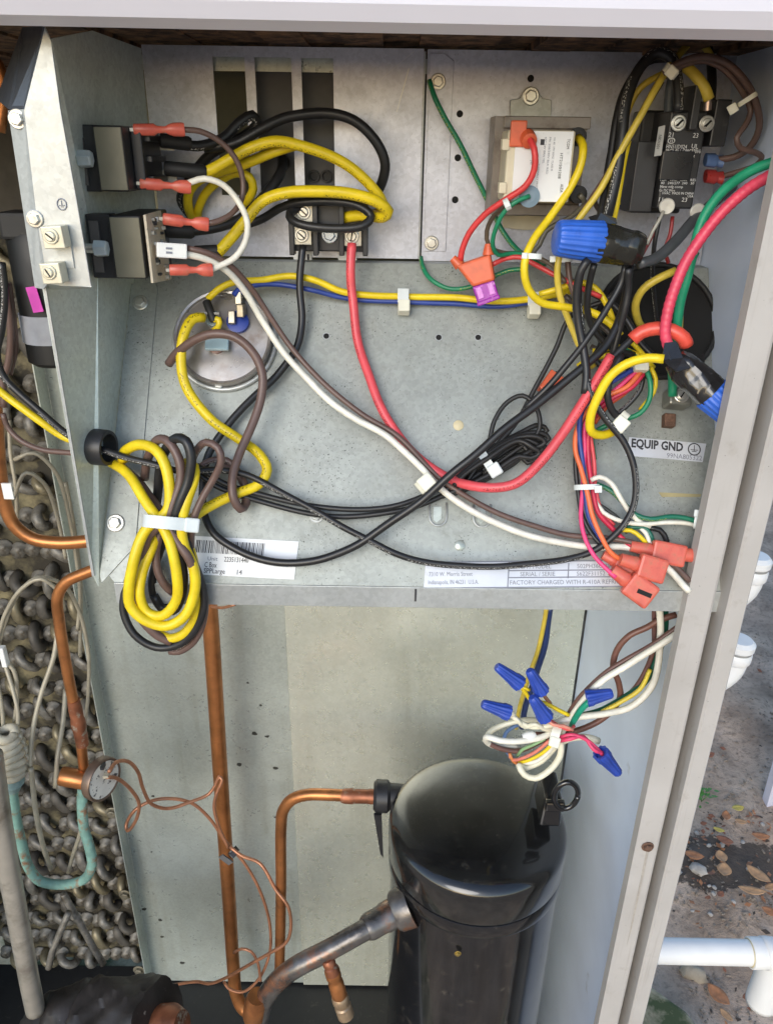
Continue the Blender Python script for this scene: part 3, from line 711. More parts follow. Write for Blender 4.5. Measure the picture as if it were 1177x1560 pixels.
# --- contactor at the right
a, b = atY(1014, 168, .655), atY(1080, 330, .655)
ct = thing('contactor', 'black two-pole contactor with white lettering beside the right wall', 'contactor', V(((a.x+b.x)/2, .69, b.z)))
Ax0, Ax1 = atY(1012, 240, .655).x, atY(1068, 240, .655).x; Az1, Az0 = a.z, atY(1030, 318, .655).z
cx, cz = (Ax0+Ax1)/2, (Az0+Az1)/2
obj('body', MB().box((cx, .692, cz), (Ax1-Ax0, .072, Az1-Az0)), black_plastic, ct, bev=.0015)
obj('base', MB().box((cx-.002, .712, cz-.002), ((Ax1-Ax0)*1.5, .030, (Az1-Az0)*1.12)), black_plastic, ct, bev=.002)
obj('side_plate', MB().box((cx-(Ax1-Ax0)*.5-.010, .690, cz-.012), (.018, .05, (Az1-Az0)*.75)), black_plastic, ct, bev=.001)
obj('plunger', MB().box((atY(1029, 252, .655).x, .6545, atY(1029, 252, .655).z), (.030*.8, .004, .026*.8)), M('plunger_black', (.013, .013, .015), .3), ct, bev=.0008)
obj('barrier', MB().box((atY(1054, 175, .655).x, .668, Az1+.002), (.006, .04, .030)), black_plastic, ct, bev=.0008)
obj('barrier', MB().box((Ax1+.010, .672, Az1-.008), (.012, .036, .032)), black_plastic, ct, bev=.001)
for px, py, mt in ((1033, 187, steel), (1076, 188, steel)):
    p = atY(px, py, .653); r = mm(8, p)
    hexbolt(ct, p, (0, -1, 0), r, mt, R(40), head='round', name='terminal_screw')
    q = p+V((0, -.0035, 0)); obj('cross_slot', MB().box(q, (r*1.3, .0012, r*.3), Matrix.Rotation(R(-50), 3, 'Y')), dark, ct)
for px, py in ((1043, 310), (1090, 318)):
    p = atY(px-28, py+4, .652); mb = MB().spin(p, (0, -1, 0), [(0, mm(12, p)), (.0012, mm(12, p)), (.002, mm(10.5, p)), (.0018, 0)], 20); mb.sm = True
    obj('terminal_screw', mb, M('bright_tin', (.75, .73, .66), .35, .5), ct)
sk = obj('side_sticker', MB().prism([atY(1003, 193, .651), atY(1013, 190, .651), atY(1007, 236, .651), atY(996, 238, .651)], (0, .0008, 0)), M('grey_sticker', (.36, .36, .34), .5), ct)
text(sk, 'NKH301', atY(1003, 205, .6506), atY(999, 226, .6506), mm(4.5, a), ink, NF)
NFt = NF
def ctext(s_, x0, y0, x1_, y1, h): text(ct, s_, atY(x0, y0, .6535), atY(x1_, y1, .6535), mm(h, a), ink_white, NFt, off=.0007)
# print on the contactor face
for s_, x0, y0, x1_, h in (('21', 1017, 208, 1024, 6.5), ('23', 1054, 209, 1062, 6.5), ('HN51JD024', 1013.5, 225.5, 1045, 5.5), ('UL', 1052, 225.5, 1062, 6.5), ('SBC3-40 1 G88C370V6', 1012.5, 232.5, 1066, 5.5), ('COIL 24VAC  50/60Hz', 1012, 238.5, 1057, 4.5),
        ('FLA   VAC   LRA   RES', 1005, 275, 1059, 3.6), ('40   240/277  240   50', 1005.5, 280, 1056, 3.6), ('New mfg comp', 1004.5, 285.5, 1039, 3.6), ('Cu 75C Wire', 1003, 291, 1027, 3.6), ('HVAC  MADE IN CHINA', 1008, 295.5, 1056, 3.6), ('USA', 1046, 300, 1055, 3.6), ('11', 1002.5, 306, 1008, 6), ('23', 1037, 306.5, 1045, 6)):
    ctext(s_, x0, y0, x1_, y0+.6, h)
pe = atY(1022, 214, .6535); u = mm(1, pe)
obj('maker_mark', MB().tube([pe+V((math.cos(k_*math.tau/20)*5*u, -.0004, math.sin(k_*math.tau/20)*3.6*u)) for k_ in range(21)], .0004, 5).box(pe+V((-1*u, -.0004, 0)), (.8*u, .0004, 4*u)).box(pe+V((1.3*u, -.0004, 0)), (.8*u, .0004, 4*u)), ink_white, ct)
for px, py in ((963, 238), (961, 268)):     # zinc clips left of the contactor
    p = atY(px, py, .69); u = mm(1, p)
    obj('zinc_clip', MB().box(p+V((4*u, 0, 6*u)), (14*u, .003, 4*u)).box(p+V((9*u, 0, -6*u)), (4*u, .003, 20*u)).box(p+V((-2*u, 0, -9*u)), (3*u, .003, 12*u)), steel, ct)
# --- terminal block on the slotted panel
a, b = atY(441, 293, .700), atY(559, 384, .700); cx, cz = (a.x+b.x)/2, (a.z+b.z)/2; W, H = b.x-a.x, a.z-b.z
tbk = thing('terminal_block', 'black two-pole terminal block with beige screw lugs below the slots', 'terminal block', V((cx, .715, b.z)))
obj('base', MB().box((cx, .715, cz), (W, .028, H)), black_plastic, tbk, bev=.0012)
for fx in (-.48, -.17, .17, .48): obj('barrier', MB().box((cx+fx*W, .697, cz-.001), (.0045, .012, H*1.06)), black_plastic, tbk, bev=.0008)
for px, py, lo in ((460, 357, 1), (536, 359, 1), (463, 322, 0)):
    p = atY(px, py, .698); h = mm(15, p)
    l_ = obj('screw_lug', MB().box(p+V((0, .003, 0)), (2*h, .014, 2*h*.95)), M('beige_lug', (.58, .54, .44), .42, .4, .08), tbk, bev=.0006)
    hexbolt(l_, p+V((0, -.0042, 0)), (0, -1, 0), h*.5, steel, R(-45) if px < 500 else R(80), head='round')
p = atY(502, 357, .701); hexbolt(tbk, p, (0, -1, 0), mm(9, p), M('blue_zinc2', (.45, .52, .62), .25, .85))
for px, s_ in ((461, '1'), (529, '2')):
    p = onB(px, 391, .0008); tg = obj('number_tag', MB().box(p, (mm(28, p), .0008, mm(16, p))), plate_white, tbk)
    text(tg, s_, onB(px+7, 396, .0014), onB(px+10, 396, .0014), mm(9, p), ink, NF)
# --- run capacitor standing through the sloping panel
pc = onS(343, 520, 0); cr = mm(73, pc)
cp = thing('capacitor', 'round metal run capacitor with blue and yellow terminals in the sloping panel', 'capacitor', pc)
mb = MB().spin(pc-sl_n*.002, sl_n, [(0, cr), (.012, cr), (.0135, cr*1.005), (.0145, cr*.985), (.0138, cr*.94), (.0115, cr*.92), (.0120, cr*.5), (.0122, 0)], 48); mb.sm = True
obj('can', mb, M('capacitor_tin', (.42, .395, .37), .30, .65, .2, 40, (.26, .20, .16), (.5, .75), 50), cp)
ring = [pc+sl_n*.002+(V((1, 0, 0))*math.cos(a)+sl_up*math.sin(a))*(cr*1.05) for a in [k*math.tau/48 for k in range(49)]]
obj('strap', MB().tube(ring, .0022, 8), galv_flange, cp)
p = onS(335, 585, .001); hexbolt(cp, p, sl_n, mm(9, p), galv_flange); obj('strap_ear', MB().box(p+V((.006, 0, .003)), (.022, .004, .007)), galv_flange, cp, bev=.0005)
def capterm(px, py, r, mat):
    p = onS(px, py, .010); mb = MB().spin(p, sl_n, [(0, mm(r, p)), (.004, mm(r, p)), (.0045, mm(r*.8, p))], 22); mb.sm = True; return obj('terminal', mb, mat, cp), p
t_, p = capterm(363, 492, 17, M('cap_blue', (.02, .05, .30), .4)); 
rs_ = Matrix((V((1, 0, 0)), sl_up, sl_n)).transposed()
for dx, dy, hz in ((-.004, .002, .012), (.004, .008, .018), (.001, .020, .012)): obj('tin_blade', MB().box(p+V((dx, 0, 0))+sl_up*dy+sl_n*hz*.5, (.006, .011, hz*.8), rs_ @ Matrix.Rotation(R(18+dx*2000), 3, 'X')), M('blade_tin', (.30, .27, .21), .3, .7, .3, 200), t_, bev=.0008)
t_, p = capterm(325, 487, 12, M('cap_grey', (.30, .38, .40), .4)); obj('tin_blade', MB().box(p+sl_n*.008, (.016, .002, .014), rs_), pcb_tin, t_)
t_, p = capterm(330, 528, 12, M('cap_brown', (.20, .08, .05), .4)); obj('tin_blade', MB().box(p+sl_n*.008+V((.002, 0, 0)), (.020, .012, .004), rs_), M('pale_blue_boot', (.32, .46, .52), .4), t_, bev=.0008)
# --- ground lug on the sloping panel
p = onS(1024, 612, 0); u = mm(1, p)
gl = thing('ground_lug', 'single grey ground lug with slotted screw above the EQUIP GND label', 'ground lug', p)
rs2 = Matrix((V((1, 0, 0)), sl_up, sl_n)).transposed() @ Matrix.Rotation(R(-4), 3, 'Z')
obj('clamp', MB().box(p+sl_n*.010, (34*u, 27*u, .020), rs2), grey_lug, gl, bev=.002)
hexbolt(gl, p+sl_n*.0203, sl_n, 7.5*u, steel, R(55), head='round')
obj('rusty_throat', MB().box(onS(1018, 641, .004), (17*u, 20*u, .009), rs2), rust, gl, bev=.001)
# --- bushing of the hanging bundle in the left wall
pbx = atY(150, 681, .588); axb = V((1, -.22, 0)).normalized()
mb = MB().spin(pbx-axb*.012, axb, [(0, .0165), (.004, .0165), (.004, .0150), (.020, .0146), (.0215, .014), (.0215, .0115), (.002, .0115)], 36)
mb.f = mb.f[:-2]; mb.sm = True
obj('wire_bushing', mb, black_plastic, None, 'black ring bushing in the left wall that the hanging bundle comes through', 'bushing', smooth=True)

# ================================================================== wires of the upper left
PRW = (.55, .54, .50); PRK = (.10, .07, .01)
o = wire('thick black wire looping up behind the upper relay', BLK, 17, [(268, 214, 62), (300, 222, 55), (338, 212, 45), (368, 184, 38), (384, 175, 34), (391, 186, 30), (378, 203, 26), (345, 220, 22), (312, 240, 20), (292, 268, 14), (275, 305, 6), (290, 330, -2)], pr=PRW)
boot(o, (243, 213, 64), (292, 219, 58), 24, black_rubber)
o = wire('thick black wire arching over the slots to the terminal block', BLK, 18, [(312, 226, 44), (355, 219, 46), (400, 197, 44), (440, 178, 40), (490, 170, 38), (538, 183, 38), (572, 216, 36), (587, 250, 32), (583, 280, 26), (572, 300, 20)])
o = wire('thick yellow wire arching over the slots from the upper relay', YEL, 19, [(312, 262, 60), (345, 246, 56), (385, 226, 54), (420, 216, 52), (470, 224, 50), (520, 246, 48), (560, 275, 46), (580, 300, 42), (584, 318, 36), (570, 328, 28), (545, 326, 24)], pr=PRK)
boot(o, (250, 256, 66), (315, 262, 60), 25, black_rubber)
o = wire('thick yellow wire bent round above the terminal block', YEL, 20, [(332, 384, 50), (352, 362, 52), (376, 336, 54), (400, 308, 56), (440, 293, 58), (490, 290, 60), (540, 296, 60), (578, 307, 58), (593, 320, 54), (584, 330, 46), (555, 329, 38), (520, 333, 28)], pr=PRK)
boot(o, (296, 384, 46), (336, 382, 50), 22, black_rubber)
wire('yellow wire curving down left of the pair into the panel opening', YEL, 17, [(298, 338, -4), (287, 318, 14), (288, 296, 22), (305, 274, 28), (340, 258, 34), (385, 244, 38), (425, 228, 40), (450, 220, 38)])
wire('yellow wire curving down right of the pair into the panel opening', YEL, 15, [(303, 338, -4), (302, 318, 10), (313, 294, 16), (338, 272, 20), (360, 262, 22), (378, 268, 22), (385, 285, 20), (378, 305, 16), (368, 318, 10)])
o = wire('thick black wire running from the slots down to the lower relay', BLK, 18, [(430, 238, -10), (428, 262, 10), (412, 290, 22), (388, 314, 30), (360, 334, 34), (320, 348, 38), (285, 352, 42)])
boot(o, (246, 350, 46), (296, 352, 42), 26, black_rubber)
wire('black wire coiled flat in front of the terminal block', BLK, 15, [(368, 344, 22), (400, 332, 30), (430, 315, 38), (465, 307, 44), (510, 307, 48), (548, 316, 50), (566, 330, 50), (556, 342, 50), (515, 347, 50), (470, 344, 50), (444, 334, 48), (440, 324, 44), (455, 315, 36), (470, 312, 24)])
o = wire('brown jumper wire arched between the two relays', BRN, 10, [(278, 196, 92), (305, 199, 88), (335, 215, 82), (358, 240, 78), (370, 272, 76), (368, 303, 78), (352, 326, 82), (330, 338, 86), (316, 341, 88)])
spade(o, (203, 197, 102), (281, 197, 92), 21); spade(o, (248, 333, 96), (318, 342, 88), 22)
o = wire('white jumper wire arched between the two relays', WHT, 11, [(286, 280, 94), (312, 273, 92), (340, 282, 90), (362, 306, 88), (376, 336, 86), (374, 366, 84), (358, 391, 82), (332, 405, 84), (318, 410, 86)])
spade(o, (213, 279, 102), (291, 285, 94), 21); spade(o, (258, 411, 94), (324, 411, 86), 21)
# pair from the white plug to the lower right
o = wire('long white wire from the lower relay across the sloping panel', WHT, 12, [(283, 388, 96), (310, 394, 90), (345, 412, 74), (375, 446, 52), (400, 490, 36), (440, 546, 28), (490, 600, 26), (540, 638, 26), (590, 664, 26), (640, 712, 26), (670, 744, 24), (720, 780, 22), (780, 806, 20), (840, 824, 18), (900, 834, 16), (950, 834, 18), (990, 846, 20), (1020, 868, 18), (1050, 900, 14)])
pa, pb_ = P3((238, 380, 104), 'box', 0), P3((284, 383, 97), 'box', 0); d_ = (pb_-pa).normalized(); nn = (CAM-pa).normalized(); nn = (nn-d_*nn.dot(d_)).normalized()
obj('plug', MB().box((pa+pb_)/2, ((pb_-pa).length, mm(22, pa), .012), Matrix((d_, nn.cross(d_), nn)).transposed()), white_nylon, o, bev=.001)
for k in (-.5, .5): obj('plug_latch', MB().box((pa*.6+pb_*.4)+nn*.0062+nn.cross(d_)*(mm(6, pa)*k), (mm(9, pa), mm(3, pa), .001), Matrix((d_, nn.cross(d_), nn)).transposed()), ink_soft, o)
wire('long brown wire beside the white one across the sloping panel', BRN, 10, [(285, 378, 97), (315, 385, 92), (352, 406, 76), (384, 440, 54), (412, 484, 38), (450, 538, 26), (500, 590, 24), (550, 630, 22), (600, 660, 20), (648, 708, 20), (690, 744, 22), (740, 773, 20), (800, 797, 18), (860, 814, 16), (920, 820, 18), (980, 832, 22), (1020, 856, 20), (1050, 885, 16)])
tie('cream nylon clip holding the white and brown pair mid-panel', 648, 736, 30, R(50), 30, 16, head=(-2, 0), hs=24, thick=20)
# thin yellow and blue along the crease
o = wire('thin yellow wire from the capacitor along the crease', YEL, 12, [(317, 455, 22), (332, 441, 24), (355, 430, 24), (400, 426, 20), (440, 421, 18), (480, 428, 16), (520, 443, 12), (570, 450, 10), (614, 451, 9), (690, 454, 10), (750, 458, 12), (800, 456, 12), (840, 449, 14), (875, 440, 14)])
boot(o, (314, 458, 24), (326, 490, 22), 15, black_rubber)
wire('thin blue wire from the capacitor along the crease', BLU, 9, [(366, 447, 20), (380, 437, 20), (420, 433, 16), (470, 441, 14), (520, 452, 8), (570, 458, 6), (614, 460, 6), (690, 463, 6), (750, 466, 7), (800, 461, 8), (840, 452, 8)])
boot(cp, (356, 450, 20), (366, 440, 20), 12, MATS['cap_blue'], 'blue_boot')
for px, py in ((614, 462), (812, 467)):
    c = onS(px, py, .010); u = mm(1, c)
    t = thing('wire_anchor', 'milky nylon push-in wire anchor on the crease, %s' % ('left of the fuse' if px < 700 else 'right of the fuse'), 'wire anchor', onS(px, py), 'nylon wire anchors')
    obj('strap', MB().box(onS(px, py-12, .015), (17*u, .0016, 22*u), rs_ @ Matrix.Rotation(R(90), 3, 'X')), clear_nylon, t, bev=.0005)
    obj('head', MB().box(onS(px+1, py+6, .010), (18*u, 19*u, .012), rs_), cream_nylon, t, bev=.0012)
# capacitor leads
o = wire('thick yellow capacitor wire swinging down to the hanging bundle', YEL, 18, [(310, 484, 26), (294, 486, 32), (280, 510, 34), (276, 545, 30), (286, 592, 24), (318, 636, 18), (362, 668, 16), (395, 693, 18), (407, 716, 18), (396, 738, 18), (365, 752, 20), (325, 768, 26), (298, 784, 34), (285, 805, 44)], pr=PRK)
o = wire('short yellow stub looping beside the black boot on the capacitor', YEL, 11, [(326, 488, 22), (334, 487, 22), (333, 497, 20), (325, 503, 16)])
wire('brown capacitor wire looping wide over the capacitor', BRN, 16, [(258, 553, 22), (268, 538, 30), (292, 520, 40), (325, 510, 46), (358, 514, 46), (385, 537, 42), (401, 572, 36), (399, 602, 32), (382, 648, 30), (364, 694, 30), (353, 730, 30), (356, 760, 28), (367, 776, 22), (376, 768, 14), (374, 742, 12), (362, 722, 12), (330, 705, 12)])
# ================================================================== feeder wires
o = wire('thick black feeder from the left terminal lug curling across the sloping panel', BLK, 14, [(460, 372, 34), (458, 400, 30), (457, 440, 22), (460, 490, 14), (453, 530, 12), (425, 567, 11), (385, 605, 11), (345, 650, 11), (318, 695, 11), (309, 735, 11), (309, 775, 11), (325, 812, 12), (365, 840, 12), (420, 856, 12), (480, 855, 14), (530, 836, 18), (580, 806, 24), (640, 764, 34), (700, 712, 44), (760, 660, 50), (820, 614, 54), (880, 566, 58), (925, 522, 60), (948, 470, 62), (958, 420, 64), (962, 392, 60)], rough=.34)
wire('thick red feeder from the right terminal lug sweeping across the sloping panel', RED, 17, [(535, 372, 34), (535, 405, 30), (537, 450, 20), (545, 520, 12), (565, 585, 12), (598, 650, 14), (640, 700, 16), (690, 732, 24), (740, 744, 34), (785, 736, 40), (820, 708, 44), (855, 660, 50), (893, 605, 56), (932, 542, 62)], pr=(.20, .02, .02), rough=.34)
o = wire('black core running on between the two red sleeves', BLK, 13, [(925, 552, 62), (945, 530, 64), (968, 510, 66), (985, 503, 66)])
wire('short red sleeve bent over the taped splice at the right', (.72, .085, .055), 25, [(964, 516, 66), (978, 504, 70), (1000, 498, 74), (1022, 502, 78), (1038, 514, 78), (1043, 527, 74)], rough=.36)
# ================================================================== hanging bundle at the left
BG = 'wires of the bundle hanging at the left'
def bw(label, c, wpx, pts, pr=None): return wire(label, c, wpx, pts, 1, 'Y', pr, group=BG)
bw('yellow bundle wire from the bushing to the innermost teardrop loop', YEL, 18, [(140, 682, 625), (165, 700, 600), (195, 722, 578), (220, 760, 560), (243, 798, 548), (258, 830, 540), (270, 880, 535), (268, 915, 535), (248, 938, 535), (226, 932, 538), (213, 905, 540), (216, 872, 546), (229, 840, 552), (240, 812, 562), (246, 790, 572)])
bw('yellow bundle wire forming the broad outer teardrop loop', YEL, 19, [(188, 700, 590), (192, 686, 585), (210, 676, 578), (232, 683, 570), (250, 708, 562), (259, 745, 556), (255, 778, 552), (225, 805, 548), (207, 845, 540), (195, 890, 536), (198, 922, 534), (220, 946, 532), (252, 955, 532), (283, 938, 534), (297, 905, 538), (294, 865, 542), (280, 830, 546), (276, 798, 549), (283, 765, 553), (297, 728, 560), (297, 712, 566), (284, 706, 572)])
bw('yellow bundle wire forming the lowest short loop', YEL, 17, [(276, 806, 560), (292, 850, 554), (302, 900, 550), (298, 940, 548), (280, 966, 548), (258, 973, 550), (240, 966, 552)])
bw('brown bundle wire with one tall top loop and a right-hand belly', BRN, 16, [(222, 730, 590), (226, 695, 582), (240, 669, 575), (256, 672, 568), (271, 698, 562), (274, 730, 558), (264, 770, 552), (258, 798, 549), (270, 826, 544), (288, 852, 541), (299, 878, 546), (296, 898, 560), (282, 912, 572), (262, 914, 578)])
bw('brown bundle wire crossing down from the bushing to the left belly', BRN, 16, [(185, 712, 600), (212, 735, 585), (240, 772, 565), (252, 792, 556), (228, 815, 552), (218, 855, 550), (208, 890, 549), (212, 935, 548), (240, 968, 548), (262, 978, 550)])
bw('short brown bundle wire inside the teardrop', BRN, 15, [(246, 800, 562), (236, 840, 556), (240, 868, 553), (252, 890, 552), (264, 902, 556)])
bw('brown bundle wire with white print reaching the lowest right edge', BRN, 13, [(290, 712, 575), (296, 692, 570), (314, 674, 566), (332, 682, 562), (337, 702, 560), (326, 730, 560), (308, 762, 556), (294, 792, 552), (290, 830, 556), (302, 880, 554), (313, 915, 552), (310, 950, 552), (295, 978, 554), (272, 993, 556), (258, 992, 558)], PRW)
bw('black bundle wire with a tall top loop in the middle', BLK, 17, [(238, 770, 582), (242, 720, 578), (252, 685, 572), (268, 668, 566), (284, 672, 560), (293, 695, 557), (288, 728, 555), (274, 762, 551), (266, 795, 549), (270, 835, 546), (279, 880, 546), (277, 912, 548), (264, 930, 552), (246, 925, 556), (234, 905, 558)])
bw('black bundle wire forming the widest bottom loop', BLK, 14, [(205, 850, 566), (190, 900, 560), (188, 935, 556), (205, 966, 552), (240, 985, 550), (275, 980, 548), (300, 955, 546), (310, 918, 546), (304, 880, 548), (290, 840, 552), (282, 805, 556)], None)
bw('black bundle wire behind the teardrop loops', BLK, 15, [(262, 800, 566), (240, 850, 562), (232, 890, 560), (240, 918, 560), (258, 925, 562)])
wire('long black printed wire from the bushing along the lip and up right', BLK, 12, [(146, 682, 40), (185, 694, 42), (230, 706, 44), (275, 718, 40), (330, 716, 30), (370, 723, 24), (420, 745, 22), (480, 778, 20), (540, 812, 20), (600, 843, 20), (660, 858, 18), (730, 863, 18), (800, 860, 18), (860, 852, 18), (910, 836, 22), (945, 806, 28), (966, 765, 34), (966, 720, 40), (948, 672, 46), (920, 634, 52), (900, 600, 58), (892, 560, 60), (886, 510, 64), (880, 455, 68), (886, 405, 72)], pr=PRW)
wire('thin black wire running with the brown loops out to the right', BLK, 10, [(300, 708, 30), (340, 735, 22), (400, 755, 16), (470, 770, 14), (540, 776, 14), (610, 768, 16), (655, 752, 16), (700, 728, 16), (740, 700, 16)])
wire('thin black wire lying beneath its neighbour towards the coiled lead', BLK, 10, [(296, 716, 26), (330, 742, 20), (400, 765, 12), (470, 782, 10), (540, 786, 10), (610, 778, 12), (660, 762, 12), (700, 742, 12), (735, 716, 12)])
wire('brown wire end tucked behind the wide brown loop', BRN, 11, [(298, 716, 18), (318, 703, 16), (345, 702, 14), (365, 722, 12), (372, 745, 10), (370, 760, 8)], pr=PRW)
tie('milky cable tie round the hanging bundle', 258, 797, 549, R(96), 78, 46, 'Y', clear_nylon, head=(-33, 0), hs=22, thick=19)

# coiled black sensor lead mid-panel
CG = 'strands of the coiled black lead'
def cw(label, pts, wpx=9): wire(label, (.02, .019, .018), wpx, pts, group=CG, rough=.45)
cw('thin black lead dropping from the right cluster into the coil', [(960, 420, 46), (925, 455, 40), (870, 480, 32), (848, 528, 26), (818, 585, 20), (788, 640, 16), (755, 680, 14), (715, 722, 12)], 9)
cw('black lead strand rising in a free loop above the coil', [(712, 735, 14), (742, 680, 16), (753, 640, 18), (772, 612, 20), (795, 602, 22), (815, 617, 22), (823, 645, 20), (818, 662, 18), (780, 690, 16), (735, 722, 14)], 8.5)
ends = [(833, 656, 12), (836, 668, 15), (830, 674, 22), (826, 684, 17), (822, 690, 26), (816, 698, 14), (830, 680, 10)]
for i, (ex_, ey_, lf) in enumerate(ends):
    o1, o2 = -10+i*3.4, 12-i*1.4
    cw('black strand of the coiled lead, %s' % ('topmost at the tie', 'second from the top', 'third from the top', 'middle of the fan', 'third from the bottom', 'second from the bottom', 'lowest of the fan')[i], [(683+i*2, 738+o1*.5, lf), (705, 722+o1*.6, lf), (745, 694+o1, lf+2), (790, 668+o1*.8, lf+2), (ex_-12, ey_-9, lf+2), (ex_, ey_, lf), (ex_-14, ey_+8, lf-2), (790, 690+o2*.8, lf-2), (745, 716+o2, lf-3), (700, 742+o2*.6, lf-4), (672+i*2, 752+o2*.3, lf-4)])
tie('milky cable tie with square head on the coiled black lead', 742, 704, 20, R(-32), 44, 26, head=(16, 3), hs=20, thick=13, mat=clear_nylon)
c = onS(838, 585, .012); u = mm(1, c); d_ = (onS(856, 560, .012)-c).normalized(); rt = Matrix((d_, sl_n.cross(d_), sl_n)).transposed()
rc = thing('plug_connector', 'red plug with white collar lying behind the black leads', 'connector', c)
obj('shell', MB().box(c, (34*u, 24*u, .012), rt), orange_red, rc, bev=.001)
obj('collar', MB().box(c-d_*24*u, (18*u, 14*u, .010), rt), white_nylon, rc, bev=.001)
obj('key', MB().box(c-d_*38*u, (10*u, 6*u, .008), rt), white_nylon, rc, bev=.0006)

# ================================================================== wires round the transformer
wire('thin green wire from the top ground screw slanting to the transformer', GRN, 9, [(654, 122, 3), (660, 142, 8), (676, 176, 12), (700, 220, 14), (724, 268, 14), (745, 310, 14), (766, 352, 14), (790, 382, 16), (830, 402, 30)], pr=(.55, .5, .02))
wire('green wire end curling out below the slotted panel', GRN, 8, [(641, 392, 2), (643, 404, 6), (655, 425, 12), (682, 439, 14), (712, 437, 16), (748, 422, 22), (775, 412, 26), (800, 410, 28)], pr=(.55, .5, .02))
o = wire('red transformer lead bending down to the fuse holder', (.66, .05, .05), 11, [(804, 208, 86), (813, 226, 94), (813, 258, 94), (800, 284, 92), (772, 304, 88), (738, 326, 78), (714, 354, 66), (703, 382, 56), (701, 396, 50)])
wire('red wire from the fuse holder back to the right cluster', (.60, .05, .05), 9, [(748, 404, 46), (770, 394, 46), (792, 392, 48), (815, 402, 50), (845, 418, 52), (880, 436, 52), (915, 452, 50)])
wire('green transformer lead looped at the lower left corner', GRN, 8, [(806, 299, 88), (788, 306, 90), (768, 322, 86), (754, 350, 74), (750, 374, 62), (758, 388, 54), (780, 386, 48), (805, 388, 46)])
wire('thin brown transformer lead looped beside the green one', (.12, .09, .06), 8, [(800, 301, 80), (778, 310, 76), (753, 328, 66), (742, 352, 56), (745, 374, 48), (765, 384, 42), (800, 386, 44), (840, 404, 50), (860, 430, 54)])
tie('small milky cable tie at the lower left of the transformer', 772, 311, 90, R(-28), 18, 16, head=(0, 0), hs=9, thick=8, mat=clear_nylon)
wire('yellow transformer lead hanging in a long S past the blue splice', YEL, 14, [(881, 209, 66), (887, 222, 76), (883, 252, 80), (866, 290, 82), (838, 330, 82), (812, 366, 80), (800, 400, 76), (804, 436, 66), (824, 460, 56), (858, 468, 52), (900, 476, 52), (930, 494, 50), (945, 512, 48)])
wire('grey-brown transformer lead looped behind the yellow S', (.13, .12, .09), 9, [(882, 297, 66), (890, 310, 60), (870, 330, 52), (832, 352, 40), (822, 372, 36), (812, 384, 34), (825, 395, 38), (850, 405, 44)])
tie('milky cable tie on the yellow lead below the transformer', 812, 390, 78, R(96), 26, 16, mat=clear_nylon, head=(13, 0), hs=9, thick=8)
tie('milky cable tie on the yellow and brown wires below the blue splice', 856, 394, 70, R(92), 30, 16, mat=clear_nylon, head=(14, 0), hs=9, thick=9)
# fuse holder
c = P3((726, 408, 48), 'box', 0); u = mm(1, c); n = (CAM-c).normalized(); ax = (P3((738, 446, 44), 'box', 0)-c).normalized(); ax = (ax-n*ax.dot(n)).normalized(); sx = n.cross(ax)
fh = thing('fuse_holder', 'red inline fuse holder with purple blade fuse', 'fuse holder', P3((738, 462, 40), 'box', 0))
rf = Matrix((sx, ax, n)).transposed()
mb = MB().hexa([c+sx*a*u+ax*b*u-n*.006 for a, b in ((27, -14), (-30, -16), (-15, 25), (22, 27))], [c+sx*a*u+ax*b*u+n*.006 for a, b in ((25, -12), (-28, -14), (-14, 24), (20, 26))])
obj('shell', mb, orange_red, fh, bev=.002)
for a in (-27, 26): obj('neck', MB().spin(c+sx*a*.85*u-ax*12*u, -ax+sx*(.35 if a > 0 else -.5), [(0, 9*u), (10*u, 7*u), (16*u, 5.5*u)], 14), orange_red, fh, smooth=True)
fz = obj('fuse_body', MB().box(c+ax*38*u+sx*2*u, (34*u, 28*u, .008), rf), fuse_purple, fh, bev=.0012)
for a in (-9, 9): obj('fuse_window', MB().box(c+ax*36*u+sx*(2+a)*u+n*.0042, (9*u, 18*u, .0012), rf), M('fuse_clear', (.60, .20, .60), .12, 0, .2, 300), fz, bev=.0006)
obj('fuse_cap', MB().box(c+ax*51*u+sx*2*u, (36*u, 7*u, .0095), rf), fuse_purple, fz, bev=.001)

# ================================================================== wires round the contactor
wire('thick black wire arching from the contactor top down the left side', BLK, 19, [(1033, 168, 84), (1034, 130, 80), (1024, 92, 74), (998, 82, 70), (972, 104, 72), (954, 150, 78), (946, 210, 84), (940, 270, 90), (926, 325, 94), (915, 352, 96)], pr=PRW)
wire('second black wire hugging the arch on its outer side', BLK, 15, [(1024, 88, 62), (985, 92, 60), (955, 130, 62), (940, 180, 66), (930, 240, 72), (922, 290, 80), (912, 335, 88)])
wire('black wire standing behind the contactor into the lid gap', BLK, 16, [(1080, 165, 40), (1084, 130, 36), (1082, 95, 30), (1078, 75, 26)])
wire('grey blue sleeve dropping behind the contactor crimp', (.10, .12, .14), 17, [(1018, 185, 54), (1018, 150, 54), (1022, 122, 54), (1030, 100, 50)])
o = wire('thick yellow wire curving into the right contactor screw', DYEL, 19, [(1080, 150, 82), (1074, 132, 82), (1060, 114, 78), (1045, 102, 72), (1030, 98, 64)])
for px, py in ((1033, 158), (1077, 158)):
    p = atY(px, py+10, .652); q_ = atY(px+1, py-10, .652); r = mm(6, p)
    mb = MB().spin(p, q_-p, [(0, r), ((q_-p).length, r*1.05)], 14); mb.sm = True; obj('crimp_sleeve', mb, M('crimp_tin', (.55, .42, .36), .3, .8), ct)
wire('yellow wire slanting from the lid gap down to the blue splice', DYEL, 12, [(1048, 66, 50), (1030, 88, 70), (1005, 125, 84), (978, 170, 88), (948, 224, 88), (915, 285, 86), (885, 330, 82), (860, 370, 76), (849, 405, 70), (852, 445, 58), (866, 490, 46), (884, 530, 38), (905, 560, 34)])
